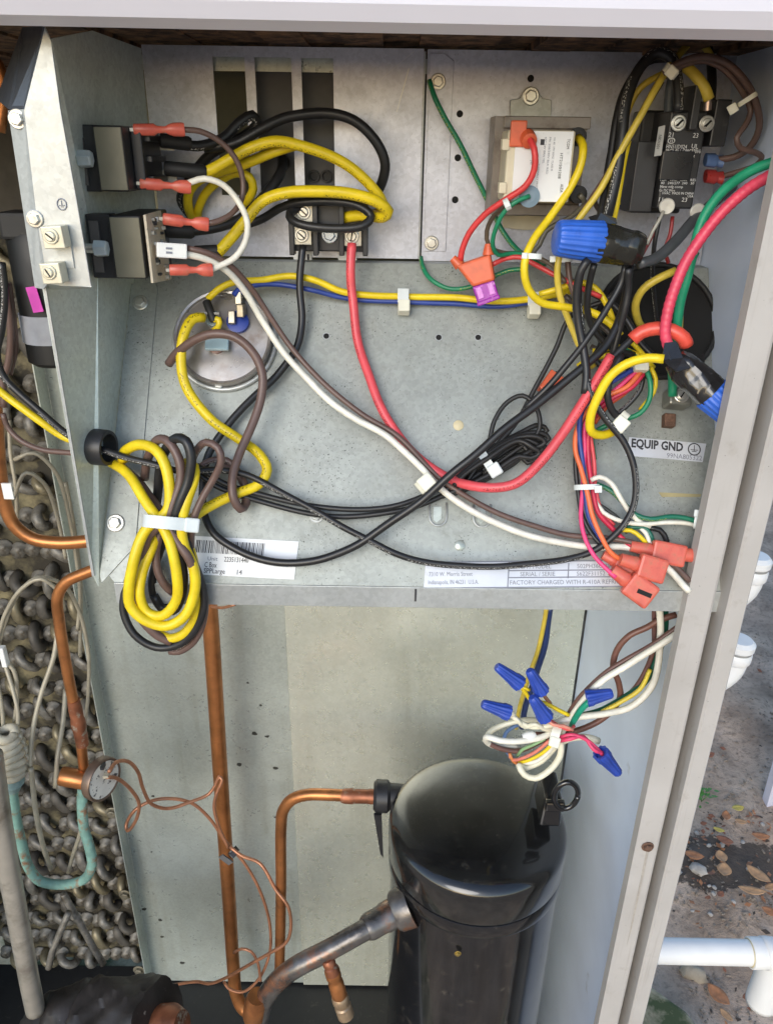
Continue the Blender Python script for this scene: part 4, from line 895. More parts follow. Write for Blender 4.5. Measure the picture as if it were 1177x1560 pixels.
wire('pair yellow wire showing behind the black arch', DYEL, 11, [(1046, 100, 60), (1010, 112, 62), (975, 135, 62), (955, 175, 60), (945, 220, 62), (938, 280, 66), (940, 312, 70)])
wire('yellow strip wire beside the zinc clip', YEL, 12, [(956, 215, 76), (948, 250, 80), (942, 290, 82), (936, 330, 84), (926, 362, 84)])
wire('short yellow wire vanishing under the lid at right', DYEL, 12, [(1068, 66, 40), (1076, 74, 44), (1084, 88, 44)])
wire('outer brown wire arching round to the blue contactor tab', BRN, 12, [(1010, 112, 84), (1035, 96, 86), (1065, 86, 86), (1100, 92, 86), (1130, 118, 86), (1150, 155, 84), (1156, 195, 80), (1142, 225, 74), (1118, 240, 66), (1092, 244, 58)])
wire('inner brown wire arching round to the red contactor tab', BRN, 10, [(1012, 116, 80), (1040, 98, 80), (1072, 91, 80), (1102, 104, 80), (1128, 136, 80), (1143, 170, 80), (1134, 192, 82), (1122, 210, 84), (1128, 226, 84), (1148, 232, 84), (1160, 240, 82), (1150, 252, 76), (1120, 262, 66), (1098, 268, 58)])
wire('brown wire slanting from the arch down beside the yellow one', BRN, 11, [(1012, 112, 78), (988, 152, 80), (962, 200, 80), (930, 256, 78), (900, 302, 74), (880, 335, 70), (866, 380, 60), (868, 430, 52), (885, 470, 44)])
wire('thin dark brown wire lowest of the slanting wires', (.09, .065, .055), 9, [(1008, 124, 74), (986, 160, 74), (958, 210, 74), (925, 268, 72), (905, 305, 68), (915, 322, 66), (905, 345, 70)])
for nm, px, py, mt in (('blue_tab_connector', 1082, 243, M('tab_blue', (.09, .15, .30), .35)), ('red_tab_connector', 1082, 268, M('tab_red', (.34, .035, .03), .3))):
    p = atY(px, py, .672); u = mm(1, p); mb = MB().spin(p-V((8*u, 0, 0)), (1, 0, -.08), [(0, 11*u), (14*u, 12*u), (18*u, 9*u), (26*u, 11*u), (27*u, 7*u)], 18, squash=(1, .7)); mb.sm = True; obj(nm, mb, mt, ct)
tie('cream cable tie with round head at the top of the wire arch', 1021, 108, 92, R(-50), 24, 22, head=(2, 0), hs=16, thick=12)
tie('cream cable tie sticking out towards the right wall', 1138, 151, 90, R(65), 30, 20, head=(22, 0), hs=14, thick=7)
# heavy green and red feeders entering from the right
wire('thick green feeder entering from the right edge', (.016, .30, .155), 17, [(1230, 232, 148), (1185, 245, 138), (1140, 262, 126), (1102, 290, 114), (1075, 328, 104), (1058, 372, 94), (1046, 420, 82), (1036, 460, 70), (1030, 500, 58), (1026, 540, 44), (1024, 580, 26), (1023, 604, 20)])
wire('thick ribbed red feeder entering from the right edge', (.70, .06, .115), 20, [(1230, 245, 156), (1185, 262, 146), (1140, 287, 134), (1100, 322, 122), (1067, 364, 112), (1042, 402, 104), (1026, 440, 96), (1016, 478, 88), (1012, 508, 82), (1017, 532, 78)], rib=.045, step=.0014)
wire('yellow lead beside the green feeder at the round opening', DYEL, 9, [(1042, 420, 50), (1038, 455, 44), (1036, 490, 38), (1034, 515, 34)])
wire('dark green thin wire under the heavy feeders', (.01, .12, .06), 10, [(1060, 385, 60), (1040, 430, 54), (1030, 470, 50), (1028, 500, 46)])
wire('grey black cable running from the splice up behind the feeders', (.055, .06, .065), 19, [(972, 402, 92), (1000, 392, 90), (1030, 366, 84), (1060, 332, 76), (1090, 304, 66), (1115, 285, 56)])
wire('black printed wire dropping from the contactor into the opening', BLK, 8, [(1004, 330, 72), (996, 370, 62), (994, 420, 40), (998, 470, 20), (1003, 500, 6)], pr=PRW)
wire('short bare silver lead at the contactor foot', (.36, .35, .30), 6, [(1010, 322, 80), (1002, 338, 79), (994, 352, 76), (985, 372, 74)], rough=.3)
wire('thin dark red wire under the contactor', (.30, .03, .03), 7, [(1024, 330, 60), (1020, 356, 56), (1012, 380, 52), (1018, 400, 48)])
wire('thin maroon wire left of the contactor foot', (.26, .05, .05), 9, [(998, 345, 66), (985, 372, 64), (972, 396, 62)])

# ================================================================== the two taped splices with big blue nuts
def bignut(label, a, b, wpx, lift_a, lift_b, tape_b, tape_mat):
    p, q = P3((*a, lift_a), 'box', 0), P3((*b, lift_b), 'box', 0); d = (q-p); L = d.length; r = mm(wpx, p)/2
    t = thing('wire_nut', label, 'wire nut', p)
    mb = MB().spin(p, d, [(0, r*.62), (L*.03, r*.80), (L*.08, r*.86), (L*.16, r*.88), (L*.6, r*.96), (L*.97, r*1.02), (L, r*.98), (L, r*.8)], 96, (20, .030))
    obj('ribbed_cap', mb, blue_nut, t, smooth=True)
    e_ = P3((*tape_b, lift_b), 'box', 0); d2 = e_-q; L2 = d2.length
    mb = MB(); N1, N2 = 26, 30; ax = d2.normalized(); s1 = ax.orthogonal().normalized(); s2 = ax.cross(s1)
    for j in range(N1):
        t_ = j/(N1-1); base = r*(.96-.16*t_ if t_ < .8 else .83-.9*(t_-.8))
        for k in range(N2):
            th = k*math.tau/N2
            f_ = 1+.05*math.sin(3*th+4*t_)+.04*math.sin(7*th-5*t_+1)+.018*math.sin(15*th+9*t_)+(.045 if int(t_*4+th*.16) % 2 else 0)
            mb.v.append(q-d.normalized()*r*.18+d2*t_*1.05+(s1*math.cos(th)+s2*math.sin(th))*base*f_)
    for j in range(N1-1):
        for k in range(N2): mb.f.append((j*N2+k, j*N2+(k+1) % N2, (j+1)*N2+(k+1) % N2, (j+1)*N2+k))
    mb.f += [tuple(range(N2))[::-1], tuple((N1-1)*N2+k for k in range(N2))]
    obj('tape_wrap', mb, tape_mat, t, smooth=True)
    return t
bignut('big blue ribbed wire nut wrapped in glossy tape beside the contactor', (845, 362), (914, 368), 60, 100, 96, (980, 380), olive_tape)
bignut('big blue ribbed wire nut wrapped in dark tape near the right post', (1118, 632), (1082, 598), 54, 72, 74, (1026, 546), tape_black)
for label, pts in (('creased loose tape end above the contactor splice', [(896, 330, 104), (915, 324, 108), (938, 332, 106), (940, 340, 104), (905, 342, 106)]),
                   ('creased loose tape end on the right splice', [(1012, 522, 92), (1030, 520, 92), (1040, 545, 94), (1052, 560, 96), (1030, 566, 96), (1008, 548, 92)]),
                   ('curled tape flap behind the right splice', [(1056, 545, 60), (1072, 538, 60), (1073, 552, 60), (1060, 554, 62)])):
    sheet('tape_end', [P3(q_, 'box', 0) for q_ in pts], tape_black, .0012, label=label, cat='tape')

# black wires dropping from the contactor splice
wire('black wire dropping straight from the big blue nut', BLK, 15, [(895, 395, 96), (884, 412, 92), (879, 445, 82), (881, 485, 72), (888, 530, 64), (893, 570, 60), (890, 600, 56)])
wire('black wire from the splice bending under the red sleeve', BLK, 13, [(958, 408, 92), (957, 440, 80), (952, 470, 72), (944, 500, 62), (936, 530, 54), (930, 560, 46)])
wire('glossy black wire crossing the cluster towards the panel middle', BLK, 12, [(952, 404, 88), (945, 432, 80), (925, 468, 74), (895, 512, 68), (870, 548, 62), (840, 585, 54), (800, 622, 44)])
wire('black wire behind the splice reaching the harness', BLK, 12, [(905, 402, 84), (898, 430, 72), (895, 470, 58), (905, 505, 46), (930, 530, 40), (965, 540, 36)])
wire('thick black wire arching through the shaded cluster middle', BLK, 13, [(870, 430, 40), (900, 445, 36), (930, 462, 34), (955, 490, 32), (975, 520, 30), (1000, 545, 30)])
wire('black wire looping low in the shaded cluster', BLK, 12, [(900, 500, 30), (915, 520, 28), (905, 545, 26), (925, 560, 28), (955, 552, 30)])
wire('brown black wire curling through the shaded cluster', (.07, .055, .045), 10, [(860, 450, 36), (890, 480, 30), (920, 500, 28), (935, 520, 28), (920, 535, 26), (900, 528, 24)])
wire('yellow wire curving into the round opening', DYEL, 14, [(1028, 412, 60), (1002, 424, 58), (980, 440, 52), (969, 462, 42), (972, 486, 28), (980, 500, 14)])
wire('yellow wire crossing behind the black cluster', YEL, 11, [(820, 447, 40), (850, 440, 44), (882, 430, 46), (905, 438, 46), (922, 460, 44), (935, 490, 38)])
wire('yellow wire curl at the left foot of the cluster', YEL, 11, [(902, 535, 24), (920, 532, 26), (935, 528, 28), (962, 538, 32), (980, 545, 34)])
wire('yellow wire curl under the pink sleeve end', YEL, 10, [(880, 558, 14), (896, 548, 20), (918, 542, 24), (945, 536, 28), (970, 541, 32)])
wire('yellow lead slipping behind the red sleeve', YEL, 9, [(962, 522, 40), (972, 532, 38), (985, 548, 34), (995, 560, 30)])
wire('green lead peeping out beside the red sleeve', GRN, 8, [(945, 530, 36), (960, 536, 36), (972, 548, 34)])
wire('thick yellow wire looping from the dark taped splice', YEL, 16, [(1010, 548, 92), (985, 546, 88), (955, 554, 82), (928, 574, 74), (910, 604, 64), (900, 635, 54), (902, 656, 46), (918, 662, 40), (938, 655, 36), (950, 645, 32)])
# ================================================================== low-voltage harness down the right
HG = 'low-voltage harness at the right'
c = P3((974, 560, 52), 'box', 0); u = mm(1, c)
obj('harness_plug', MB().box(c, (22*u, 14*u, .012), rs_), cream_nylon, None, 'small white plug at the top of the coloured harness', 'connector', bev=.001)
def hw(label, c_, pts, wpx=8, pr=None): wire(label, c_, wpx, pts, group=HG, pr=pr)
hw('navy harness wire on the outer left of the bend', BLU, [(966, 562, 52), (935, 580, 52), (905, 602, 48), (886, 626, 42), (881, 660, 34), (887, 705, 28), (891, 750, 24), (897, 785, 22), (912, 815, 20), (925, 835, 20)], 9)
hw('orange harness wire crossing to the front', ORG, [(976, 566, 50), (955, 588, 48), (925, 602, 44), (898, 622, 38), (880, 650, 34), (876, 685, 32), (885, 715, 32), (896, 755, 32), (902, 785, 30), (914, 815, 28), (930, 842, 26), (950, 856, 24)], 9)
hw('crimson harness wire on the right of the bend', (.55, .02, .06), [(980, 568, 48), (962, 590, 46), (930, 608, 42), (905, 632, 36), (896, 660, 30), (897, 700, 26), (902, 745, 24), (910, 780, 22), (932, 805, 20), (955, 828, 20), (972, 842, 20)], 9)
hw('pink harness wire ending at the lowest red connector', PNK, [(970, 564, 50), (940, 590, 46), (910, 616, 40), (892, 645, 34), (890, 690, 26), (887, 745, 22), (884, 790, 22), (892, 822, 24), (908, 850, 26), (925, 868, 28), (938, 880, 30)], 8)
hw('red harness wire inside the bend', RED, [(975, 570, 46), (945, 600, 42), (915, 622, 38), (900, 650, 30), (904, 700, 22), (906, 745, 20), (915, 778, 18), (935, 800, 16)], 8)
hw('black harness wire on the far left of the bend', BLK, [(970, 572, 40), (930, 602, 36), (890, 640, 26), (878, 690, 22), (880, 750, 18), (888, 790, 18), (905, 820, 18), (920, 835, 18)], 9)
hw('green harness wire curving round the right of the cream tie', GRN, [(984, 562, 50), (990, 585, 50), (988, 610, 46), (975, 630, 40), (950, 640, 34), (915, 652, 28), (902, 664, 22), (905, 700, 18)], 9)
hw('yellow harness wire beside the green one', YEL, [(990, 560, 44), (998, 578, 42), (995, 598, 38), (975, 625, 32)], 8)
hw('black printed harness wire inside the green curve', BLK, [(980, 572, 44), (976, 592, 42), (958, 615, 38), (935, 635, 34)], 9, PRW)
hw('thick black harness wire looping into the cream tie', BLK, [(945, 540, 70), (930, 570, 68), (925, 600, 62), (932, 625, 54), (945, 640, 46)], 13)
hw('second orange harness wire inside the bend', (.62, .10, .03), [(974, 576, 38), (950, 600, 36), (925, 618, 32), (905, 645, 26)], 8)
hw('maroon harness wire inside the bend', (.30, .02, .02), [(968, 574, 40), (940, 598, 38), (915, 614, 36), (898, 636, 30), (888, 668, 26)], 8)
wire('white wire arching out of the harness to the lower right', WHT, 9, [(899, 732, 26), (912, 727, 28), (930, 736, 28), (946, 760, 26), (960, 780, 24), (975, 795, 20), (990, 802, 18)])
wire('white wire running along to the post under the green one', WHT, 8, [(905, 762, 20), (918, 780, 22), (945, 793, 22), (980, 798, 22), (1020, 796, 22), (1058, 800, 20), (1085, 820, 16)])
wire('green wire arching beside the white one', (.01, .15, .085), 9, [(904, 736, 20), (930, 748, 22), (950, 768, 22), (968, 784, 22), (990, 790, 24), (1025, 786, 24), (1060, 794, 24), (1085, 812, 20)], pr=(.5, .5, .1))
wire('dark grey wire tucked under the lower harness bend', (.05, .05, .045), 8, [(905, 765, 14), (925, 778, 14), (945, 795, 14), (955, 812, 14)])
hw('yellow harness tail among the red connectors', YEL, [(940, 808, 14), (960, 808, 18), (975, 818, 20), (985, 830, 18)], 8)
hw('white harness tail among the red connectors', WHT, [(970, 800, 16), (983, 812, 18), (990, 832, 18)], 8)
hw('green harness tail among the red connectors', (.01, .12, .08), [(955, 803, 16), (985, 806, 18), (995, 826, 18)], 8)
hw('black harness tail dropping through the panel edge', BLK, [(985, 805, 12), (1005, 808, 12), (1015, 824, 10), (1010, 840, 6)], 10)
tie('cream cable tie with lumpy head beside the black harness loop', 945, 640, 46, R(40), 30, 22, head=(4, 4), hs=22, thick=12)
tie('milky cable tie round the vertical harness', 893, 742, 30, R(88), 38, 26, mat=clear_nylon, head=(-17, 4), hs=11, thick=8)
tie('clear cable tie round the green and white wires at the post', 1061, 792, 26, R(8), 28, 20, mat=clear_nylon, head=(-10, 0), hs=11, thick=7)
# red flag connectors at the lower right
def redconn(label, a, b, wpx, la, lb, shape):
    p, q = P3((*a, la), 'box', 0), P3((*b, lb), 'box', 0); d = (q-p).normalized(); L = (q-p).length; r = mm(wpx, p)/2; nn = (CAM-p).normalized(); nn = (nn-d*nn.dot(d)).normalized()
    t = thing('insulated_connector', label, 'connector', p, 'red connectors at the lower right')
    mb = MB().spin(p, d, [(0, r*.5), (L*.25, r*.55), (L*.34, r*.62), (L*.40, r*.5)], 16, squash=(.7, 1), side=nn); obj('barrel', mb, red_vinyl, t, smooth=True)
    rt_ = Matrix((d, nn.cross(d), nn)).transposed()
    obj('housing', MB().box(p+d*L*.70, (L*.62, r*2, r*.95), rt_), red_vinyl, t, bev=r*.22)
    if shape == 'open':
        obj('mouth', MB().box(p+d*L*.78+nn*r*.47, (L*.30, r*.34, r*.1), rt_ @ Matrix.Rotation(R(14), 3, 'Z')), dark, t)
    return t
redconn('red connector with open slot, lowest of the three', (932, 868), (992, 912), 40, 28, 26, 'open')
redconn('red connector just right of the lowest one', (945, 852), (1012, 872), 38, 32, 30, '')
redconn('smaller translucent red connector between harness and lip', (918, 845), (966, 872), 30, 20, 20, '')
redconn('long red connector pointing into the post', (960, 832), (1042, 848), 34, 22, 22, '')
boot(None, (1036, 845, 22), (1085, 848, 22), 26, red_vinyl, 'insulated_connector', 'box', 22, SPADE, .7)
setp(bpy.data.objects['insulated_connector.004'], 'red connector half hidden behind the post', 'connector', 'red connectors at the lower right')

# ================================================================== thermostat wire bundle below the box
LG = 'thermostat wires hanging under the box'
def lw_(label, c_, wpx, pts, pr=None): return wire(label, c_, wpx, pts, 600, 'Y', pr, group=LG)
IV = (.76, .72, .55); DB = (.15, .075, .06)
lw_('white thermostat wire sweeping down from the post', WHT, 12, [(1075, 938, 590), (1040, 960, 592), (1000, 986, 592), (960, 1010, 592), (920, 1035, 592), (890, 1065, 592), (868, 1095, 594), (855, 1118, 596)])
lw_('dark brown thermostat wire above the white sweep', DB, 9, [(1075, 925, 596), (1040, 950, 598), (1000, 978, 598), (955, 1004, 598), (915, 1030, 598), (885, 1060, 598), (862, 1095, 600)])
lw_('white thermostat wire dropping from the box floor and curving left', WHT, 12, [(1003, 920, 610), (1005, 965, 606), (1003, 1010, 600), (990, 1050, 598), (960, 1078, 596), (920, 1088, 594), (880, 1092, 594), (850, 1100, 594), (825, 1110, 596)])
lw_('thick brown wire arching left of the drop', (.17, .075, .055), 11, [(1030, 936, 612), (1005, 944, 612), (985, 955, 614), (958, 968, 614), (940, 990, 614), (934, 1018, 612), (942, 1040, 612), (944, 1065, 612), (925, 1088, 612), (890, 1108, 612), (850, 1120, 610), (815, 1120, 606)])
lw_('brown wire going straight down beside the drop', (.13, .06, .05), 9, [(996, 920, 620), (996, 960, 618), (995, 990, 614), (985, 1020, 612), (965, 1050, 610), (935, 1075, 608)])
lw_('dark green wire in the lower curve', (.008, .10, .06), 11, [(1013, 920, 622), (1012, 960, 618), (1002, 1000, 614), (985, 1035, 610), (955, 1060, 606), (915, 1082, 602), (885, 1090, 600)])
lw_('yellow twisted wire in the lower curve', (.66, .52, .05), 8, [(990, 1020, 606), (975, 1050, 602), (945, 1070, 600), (915, 1085, 598)], (.1, .08, .01))
lw_('green wire leading to the right-hand blue nut', (.01, .28, .17), 11, [(897, 1068, 584), (884, 1080, 586), (875, 1095, 590), (870, 1104, 594)])
lw_('ivory wire pair from the left blue nut', IV, 9, [(775, 1084, 586), (790, 1100, 586), (810, 1108, 584), (835, 1106, 584), (850, 1104, 586)])
lw_('second ivory wire twisted round the left pair', IV, 8, [(776, 1090, 588), (785, 1096, 582), (798, 1108, 586), (815, 1104, 580), (832, 1112, 584), (855, 1110, 588)])
lw_('white loop bulging out to the far left', WHT, 11, [(850, 1112, 586), (825, 1124, 582), (790, 1130, 578), (760, 1128, 578), (742, 1122, 582), (740, 1128, 590), (752, 1136, 598), (790, 1140, 602)])
lw_('ivory loop arching over the far left bulge', IV, 10, [(738, 1130, 598), (745, 1116, 600), (770, 1104, 602), (800, 1098, 602), (830, 1098, 600)])
lw_('brown wire under the white bulge', DB, 9, [(738, 1128, 594), (755, 1138, 594), (790, 1144, 596), (825, 1130, 600), (850, 1118, 602)])
lw_('large ivory loop hanging lowest', IV, 11, [(853, 1130, 580), (852, 1150, 578), (838, 1172, 576), (815, 1186, 576), (798, 1180, 578), (790, 1166, 582), (800, 1170, 588), (825, 1160, 590), (845, 1138, 590)])
lw_('thin white loop inside the lowest one', WHT, 8, [(848, 1128, 586), (835, 1145, 586), (815, 1160, 586), (798, 1162, 588), (790, 1154, 592)])
lw_('salmon wire crossing inside the loops', (.70, .20, .14), 6, [(836, 1128, 584), (815, 1145, 584), (795, 1155, 586), (782, 1158, 590), (776, 1152, 594)])
lw_('yellow thin wire crossing inside the loops', YEL, 6, [(846, 1128, 582), (825, 1148, 582), (802, 1160, 584), (790, 1162, 588)])
lw_('pale green wire crossing inside the loops', (.25, .42, .20), 6, [(830, 1126, 588), (810, 1136, 588), (796, 1142, 590), (788, 1152, 594)])
lw_('blue grey wire hooking at the inner left', (.10, .18, .36), 7, [(790, 1104, 604), (775, 1112, 604), (768, 1122, 604), (772, 1146, 600), (780, 1156, 598)])
lw_('orange wire hooking at the inner left', (.60, .20, .06), 6, [(776, 1148, 592), (782, 1160, 590), (790, 1164, 590)])
lw_('twisted pink wire to the lowest blue nut', (.74, .06, .15), 7, [(846, 1126, 580), (870, 1120, 576), (890, 1126, 574), (908, 1140, 572), (918, 1150, 570)])
lw_('second pink wire twisted round its mate', (.74, .06, .15), 7, [(846, 1130, 584), (868, 1126, 572), (888, 1122, 578), (904, 1142, 568), (920, 1148, 574)])
lw_('red strand above the pink pair', (.70, .10, .10), 6, [(835, 1096, 584), (850, 1106, 580), (868, 1112, 580), (875, 1106, 584)])
lw_('ivory wire end pointing right under the tie', IV, 12, [(848, 1134, 592), (870, 1124, 590), (895, 1124, 590), (912, 1130, 592)])
lw_('yellow wire rising to the top left blue nut', YEL, 7, [(788, 1042, 596), (800, 1056, 594), (806, 1066, 594), (830, 1072, 594), (850, 1082, 592), (866, 1090, 592)], (.1, .08, .01))
lw_('twisted yellow mate below the top left nut', YEL, 6, [(790, 1048, 592), (798, 1048, 590), (806, 1052, 590)])
lw_('short brown wire below the upper middle nut', (.30, .14, .07), 7, [(822, 1050, 598), (830, 1062, 596), (838, 1072, 596)])
lw_('salmon wire below the lower middle nut', (.74, .28, .20), 6, [(830, 1094, 578), (842, 1104, 576), (858, 1106, 576), (872, 1112, 578)])
wire('yellow wire running down behind the thermostat bundle', DYEL, 8, [(832, 925, 660), (822, 980, 664), (806, 1030, 668), (793, 1070, 670), (785, 1110, 672)], 660, 'Y', group=LG)
wire('navy wire running down behind the thermostat bundle', (.02, .04, .13), 11, [(838, 925, 662), (832, 970, 666), (818, 1020, 670), (803, 1070, 672), (794, 1110, 674)], 660, 'Y', group=LG)
tie('cream cable tie gathering the thermostat wires', 846, 1118, 582, R(20), 34, 34, 'Y', head=(12, 2), hs=16, thick=13)
c = atY(796, 1124, .582); obj('crimp_fitting', MB().spin(c, ri*.9+up*.2, [(0, .0035), (.005, .005), (.010, .0045), (.013, .002)], 14), white_nylon, None, 'small milky cap lying in the thermostat loops', 'cap', smooth=True)
def smallnut(label, a, b, wpx, y_):
    p, q = atY(*a, y_), atY(*b, y_); d = q-p; L = d.length; r = mm(wpx, p)/2
    mb = MB().spin(p, d, [(0, r*.45), (L*.05, r*.62), (L*.15, r*.68), (L*.72, r*.95), (L*.8, r*1.08), (L, r*1.1), (L, r*.8), (L*.9, r*.7)], 60, (10, .06))
    obj('wire_nut', mb, blue_small, None, label, 'wire nut', 'small blue wire nuts', smooth=True)
smallnut('small blue wire nut highest left, above yellow twisted wire', (756, 1015), (792, 1042), 22, .590)
smallnut('small blue wire nut leaning over the navy wire', (806, 1021), (825, 1054), 22, .586)
smallnut('small blue wire nut at the middle, tip up, above salmon wire', (810, 1062), (831, 1094), 23, .578)
smallnut('small blue wire nut at far left with ivory wires', (734, 1072), (775, 1086), 22, .582)
smallnut('small blue wire nut lying sideways on the green wire', (933, 1056), (893, 1064), 23, .582)
smallnut('small blue wire nut hanging lowest right on pink wires', (942, 1179), (914, 1147), 23, .570)

# ================================================================== compressor
pcm = atY(727, 1250, .70); CR = mm(270, pcm)/2; Zt = pcm.z+.018
co = V((pcm.x, .70, Zt))
cm = thing('compressor', 'glossy black scroll compressor standing in the lower compartment', 'compressor', V((co.x, co.y, ZFLOOR)))
H = Zt-ZFLOOR-.02
def lathe(prof, mat, name, parent, n=72):
    mb = MB().spin(V((co.x, co.y, Zt)), (0, 0, -1), prof, n); mb.sm = True; return obj(name, mb, mat, parent)
lathe([(0, 0), (.001, CR*.35), (.0032, CR*.60), (.0065, CR*.78), (.0105, CR*.90), (.0135, CR*.95), (.0175, CR*.98), (.022, CR*.996), (.028, CR), (.062, CR), (.065, CR*.99), (.066, CR*.96)], M('dusty_black_cap', (.012, .012, .012), .17, 0, .3, 25, (.07, .065, .055), (.60, .95), 60, .02, .6), 'top_cap', cm, 96)
lathe([(.066, CR*.95), (.068, CR*.988), (.071, CR*.996), (.084, CR*.996), (.087, CR*.988), (.089, CR*.96)], black_gloss, 'weld_band', cm)
lathe([(.086, CR*.93), (.088, CR*.972), (.12, CR*.972), (H*.96, CR*.972), (H, CR*.92)], black_gloss, 'shell', cm)
lathe([(H-.01, CR*1.0), (H+.02, CR*1.0)], black_rubber, 'foot_ring', cm)
# shallow stamped ridge and dimples on the cap
pdm = co+V((CR*.18, -CR*.30, -.0035)); obj('cap_dimple', MB().spin(pdm, (0, 0, 1), [(0, .012), (.001, .010), (.001, 0)], 20, squash=(1, 1.6)), black_rubber, cm, smooth=True)
# terminal box and lifting eye, right
pt = atY(838, 1212, .69); obj('terminal_cover', MB().hexa([pt+V((-.014, -.020, -.030)), pt+V((.012, -.020, -.030)), pt+V((.013, .030, -.030)), pt+V((-.012, .030, -.030))], [pt+V((-.010, -.016, .012)), pt+V((.010, -.016, .012)), pt+V((.010, .024, .016)), pt+V((-.010, .024, .016))]), black_gloss, cm, bev=.003)
pe = atY(862, 1212, .66); mb = MB().tube([pe+V((math.cos(a)*.0135, 0, math.sin(a)*.020)) for a in [k*math.tau/28 for k in range(29)]], .0034, 10); obj('lifting_eye', mb, black_gloss, cm)
obj('eye_tab', MB().box(pe+V((-.010, .004, -.020)), (.022, .008, .014)), black_gloss, cm, bev=.002)
# discharge fitting, left
pf = atY(578, 1213, .752); mb = MB().spin(pf-V((.008, 0, 0)), (1, 0, -.02), [(0, .017), (.004, .021), (.018, .021), (.022, .017), (.04, .016)], 24); obj('discharge_fitting', mb, black_plastic, cm, smooth=True)
obj('fitting_tab', MB().hexa([pf+V((-.007, -.018, -.015)), pf+V((.003, -.018, -.015)), pf+V((.003, -.014, -.015)), pf+V((-.007, -.014, -.015))], [pf+V((.002, -.018, -.085)), pf+V((.006, -.018, -.092)), pf+V((.006, -.015, -.092)), pf+V((.002, -.015, -.085))]), black_plastic, cm)
for px, py, mt in ((697, 1453, M('brass', (.45, .33, .10), .3, .8)),):
    p = atY(px, py, .70-CR*.972); hexbolt(cm, p, (0, -1, 0), .0028, mt)
pn = atY(600, 1390, .64); mb = MB().spin(pn+V((.02, .004, .008)), V((-1, -.2, -.42)), [(0, .026), (.018, .024), (.022, .021)], 26); obj('suction_stub', mb, tarnished, cm, smooth=True)

# ================================================================== copper pipework
PG = 'copper pipework'
def pipe(label, pts, wpx, mat, y_=850, cat='pipe', name='copper_pipe', n=None, group=PG, parent=None):
    P = [P3(p, 'Y', y_) for p in pts]; r = mm(wpx, P[len(P)//2])/2*.77
    mb = MB().tube(smoothpath(P, .006), r, 16)
    return obj(name, mb, mat, parent, None if parent else label, None if parent else cat, None if parent else group)
o = pipe('tall straight copper pipe left of the compressor', [(316, 900, 850), (320, 940, 850), (328, 1060, 850), (337, 1200, 850), (348, 1360, 850), (356, 1480, 850), (360, 1515, 848), (372, 1538, 840), (396, 1545, 830)], 27, copper)
o2 = pipe('thin copper line entering the top of the tall pipe', [(322, 924, 830), (338, 926, 820), (358, 921, 810)], 6, copper_thin, name='copper_line')
p_, q_ = atY(322, 978, .850), atY(323, 990, .850); pass
o = pipe('bent copper discharge pipe into the compressor top', [(578, 1214, 752), (540, 1213, 754), (500, 1211, 756), (468, 1211, 758), (445, 1218, 760), (431, 1236, 762), (428, 1262, 763), (428, 1340, 764), (427, 1420, 766), (425, 1500, 766)], 23, copper)
boot(o, (520, 1213, 755), (576, 1214, 752), 26, copper_scorched, 'brazed_joint', 'Y', 700, [(0, .9), (.1, 1), (.3, 1.05), (.35, .95), (.7, .95), (.8, 1.02), (1, .95)])
o = pipe('thick tarnished suction pipe sloping from the compressor side', [(618, 1378, 648), (590, 1398, 630), (550, 1420, 615), (500, 1448, 606), (450, 1474, 600), (420, 1498, 598), (402, 1525, 598), (394, 1560, 600), (392, 1600, 604)], 40, tarnished, 600, name='suction_pipe')
boot(o, (608, 1386, 641), (556, 1416, 617), 50, tarnished, 'swaged_end', 'Y', 600, [(0, .95), (.1, 1.02), (.45, 1.0), (.5, .93), (.85, .93), (.95, .86), (1, .8)])
b_ = boot(o, (392, 1518, 594), (386, 1552, 596), 42, copper, 'bare_copper_patch', 'Y', 600, [(0, .80), (.2, .98), (.8, 1.0), (1, .85)])
t = thing('service_port', 'copper service port with capped valve under the suction pipe', 'valve', atY(530, 1556, .60))
for nm, a, b, wd, mt in (('stem', (499, 1462), (508, 1486), 20, copper_scorched), ('valve_body', (504, 1474), (518, 1520), 24, copper), ('valve_cap', (516, 1516), (528, 1550), 26, M('brass_cap', (.38, .27, .17), .4, .6, .2, 60))):
    p, q = atY(*a, .597), atY(*b, .592); r = mm(wd, p)/2; L = (q-p).length
    mb = MB().spin(p, q-p, [(0, r*.8), (L*.1, r), (L*.3, r), (L*.36, r*.85), (L*.45, r*.85), (L*.5, r), (L*.92, r), (L, r*.7)], 20); obj(nm, mb, mt, t, smooth=True)
# left pipework in the coil section
LY = 700
o = pipe('fat copper pipe bending into the box wall at the left edge', [(-14, 560, 690), (-6, 640, 690), (-2, 700, 690), (6, 760, 690), (20, 798, 690), (48, 820, 690), (90, 827, 690), (150, 823, 690)], 26, copper)
c_ = P3((12, 748, 680), 'Y', 0); obj('pipe_tag', MB().box(c_, (mm(15, c_), .002, mm(26, c_))), white_nylon, o)
o = pipe('copper pipe dropping from behind the box to the reversing valve', [(160, 862, 690), (128, 874, 690), (102, 886, 690), (88, 908, 690), (90, 945, 692), (102, 1020, 694), (114, 1080, 696), (121, 1115, 697), (128, 1172, 698)], 22, copper)
boot(o, (112, 1066, 696), (126, 1135, 697), 24, copper_scorched, 'brazed_joint', 'Y', 700, [(0, .9), (.2, 1.0), (.4, .96), (.45, 1.08), (.6, 1.1), (.66, 1.0), (1, .92)])
t = thing('reversing_valve', 'copper valve body with round dial disc on its end', 'valve', atY(125, 1205, .695))
p, q = atY(92, 1182, .690), atY(146, 1192, .690); r = mm(29, p)/2; L = (q-p).length
obj('body', MB().spin(p, q-p, [(0, r*.9), (L*.04, r), (L*.9, r), (L, r*.85)], 24), copper, t, smooth=True)
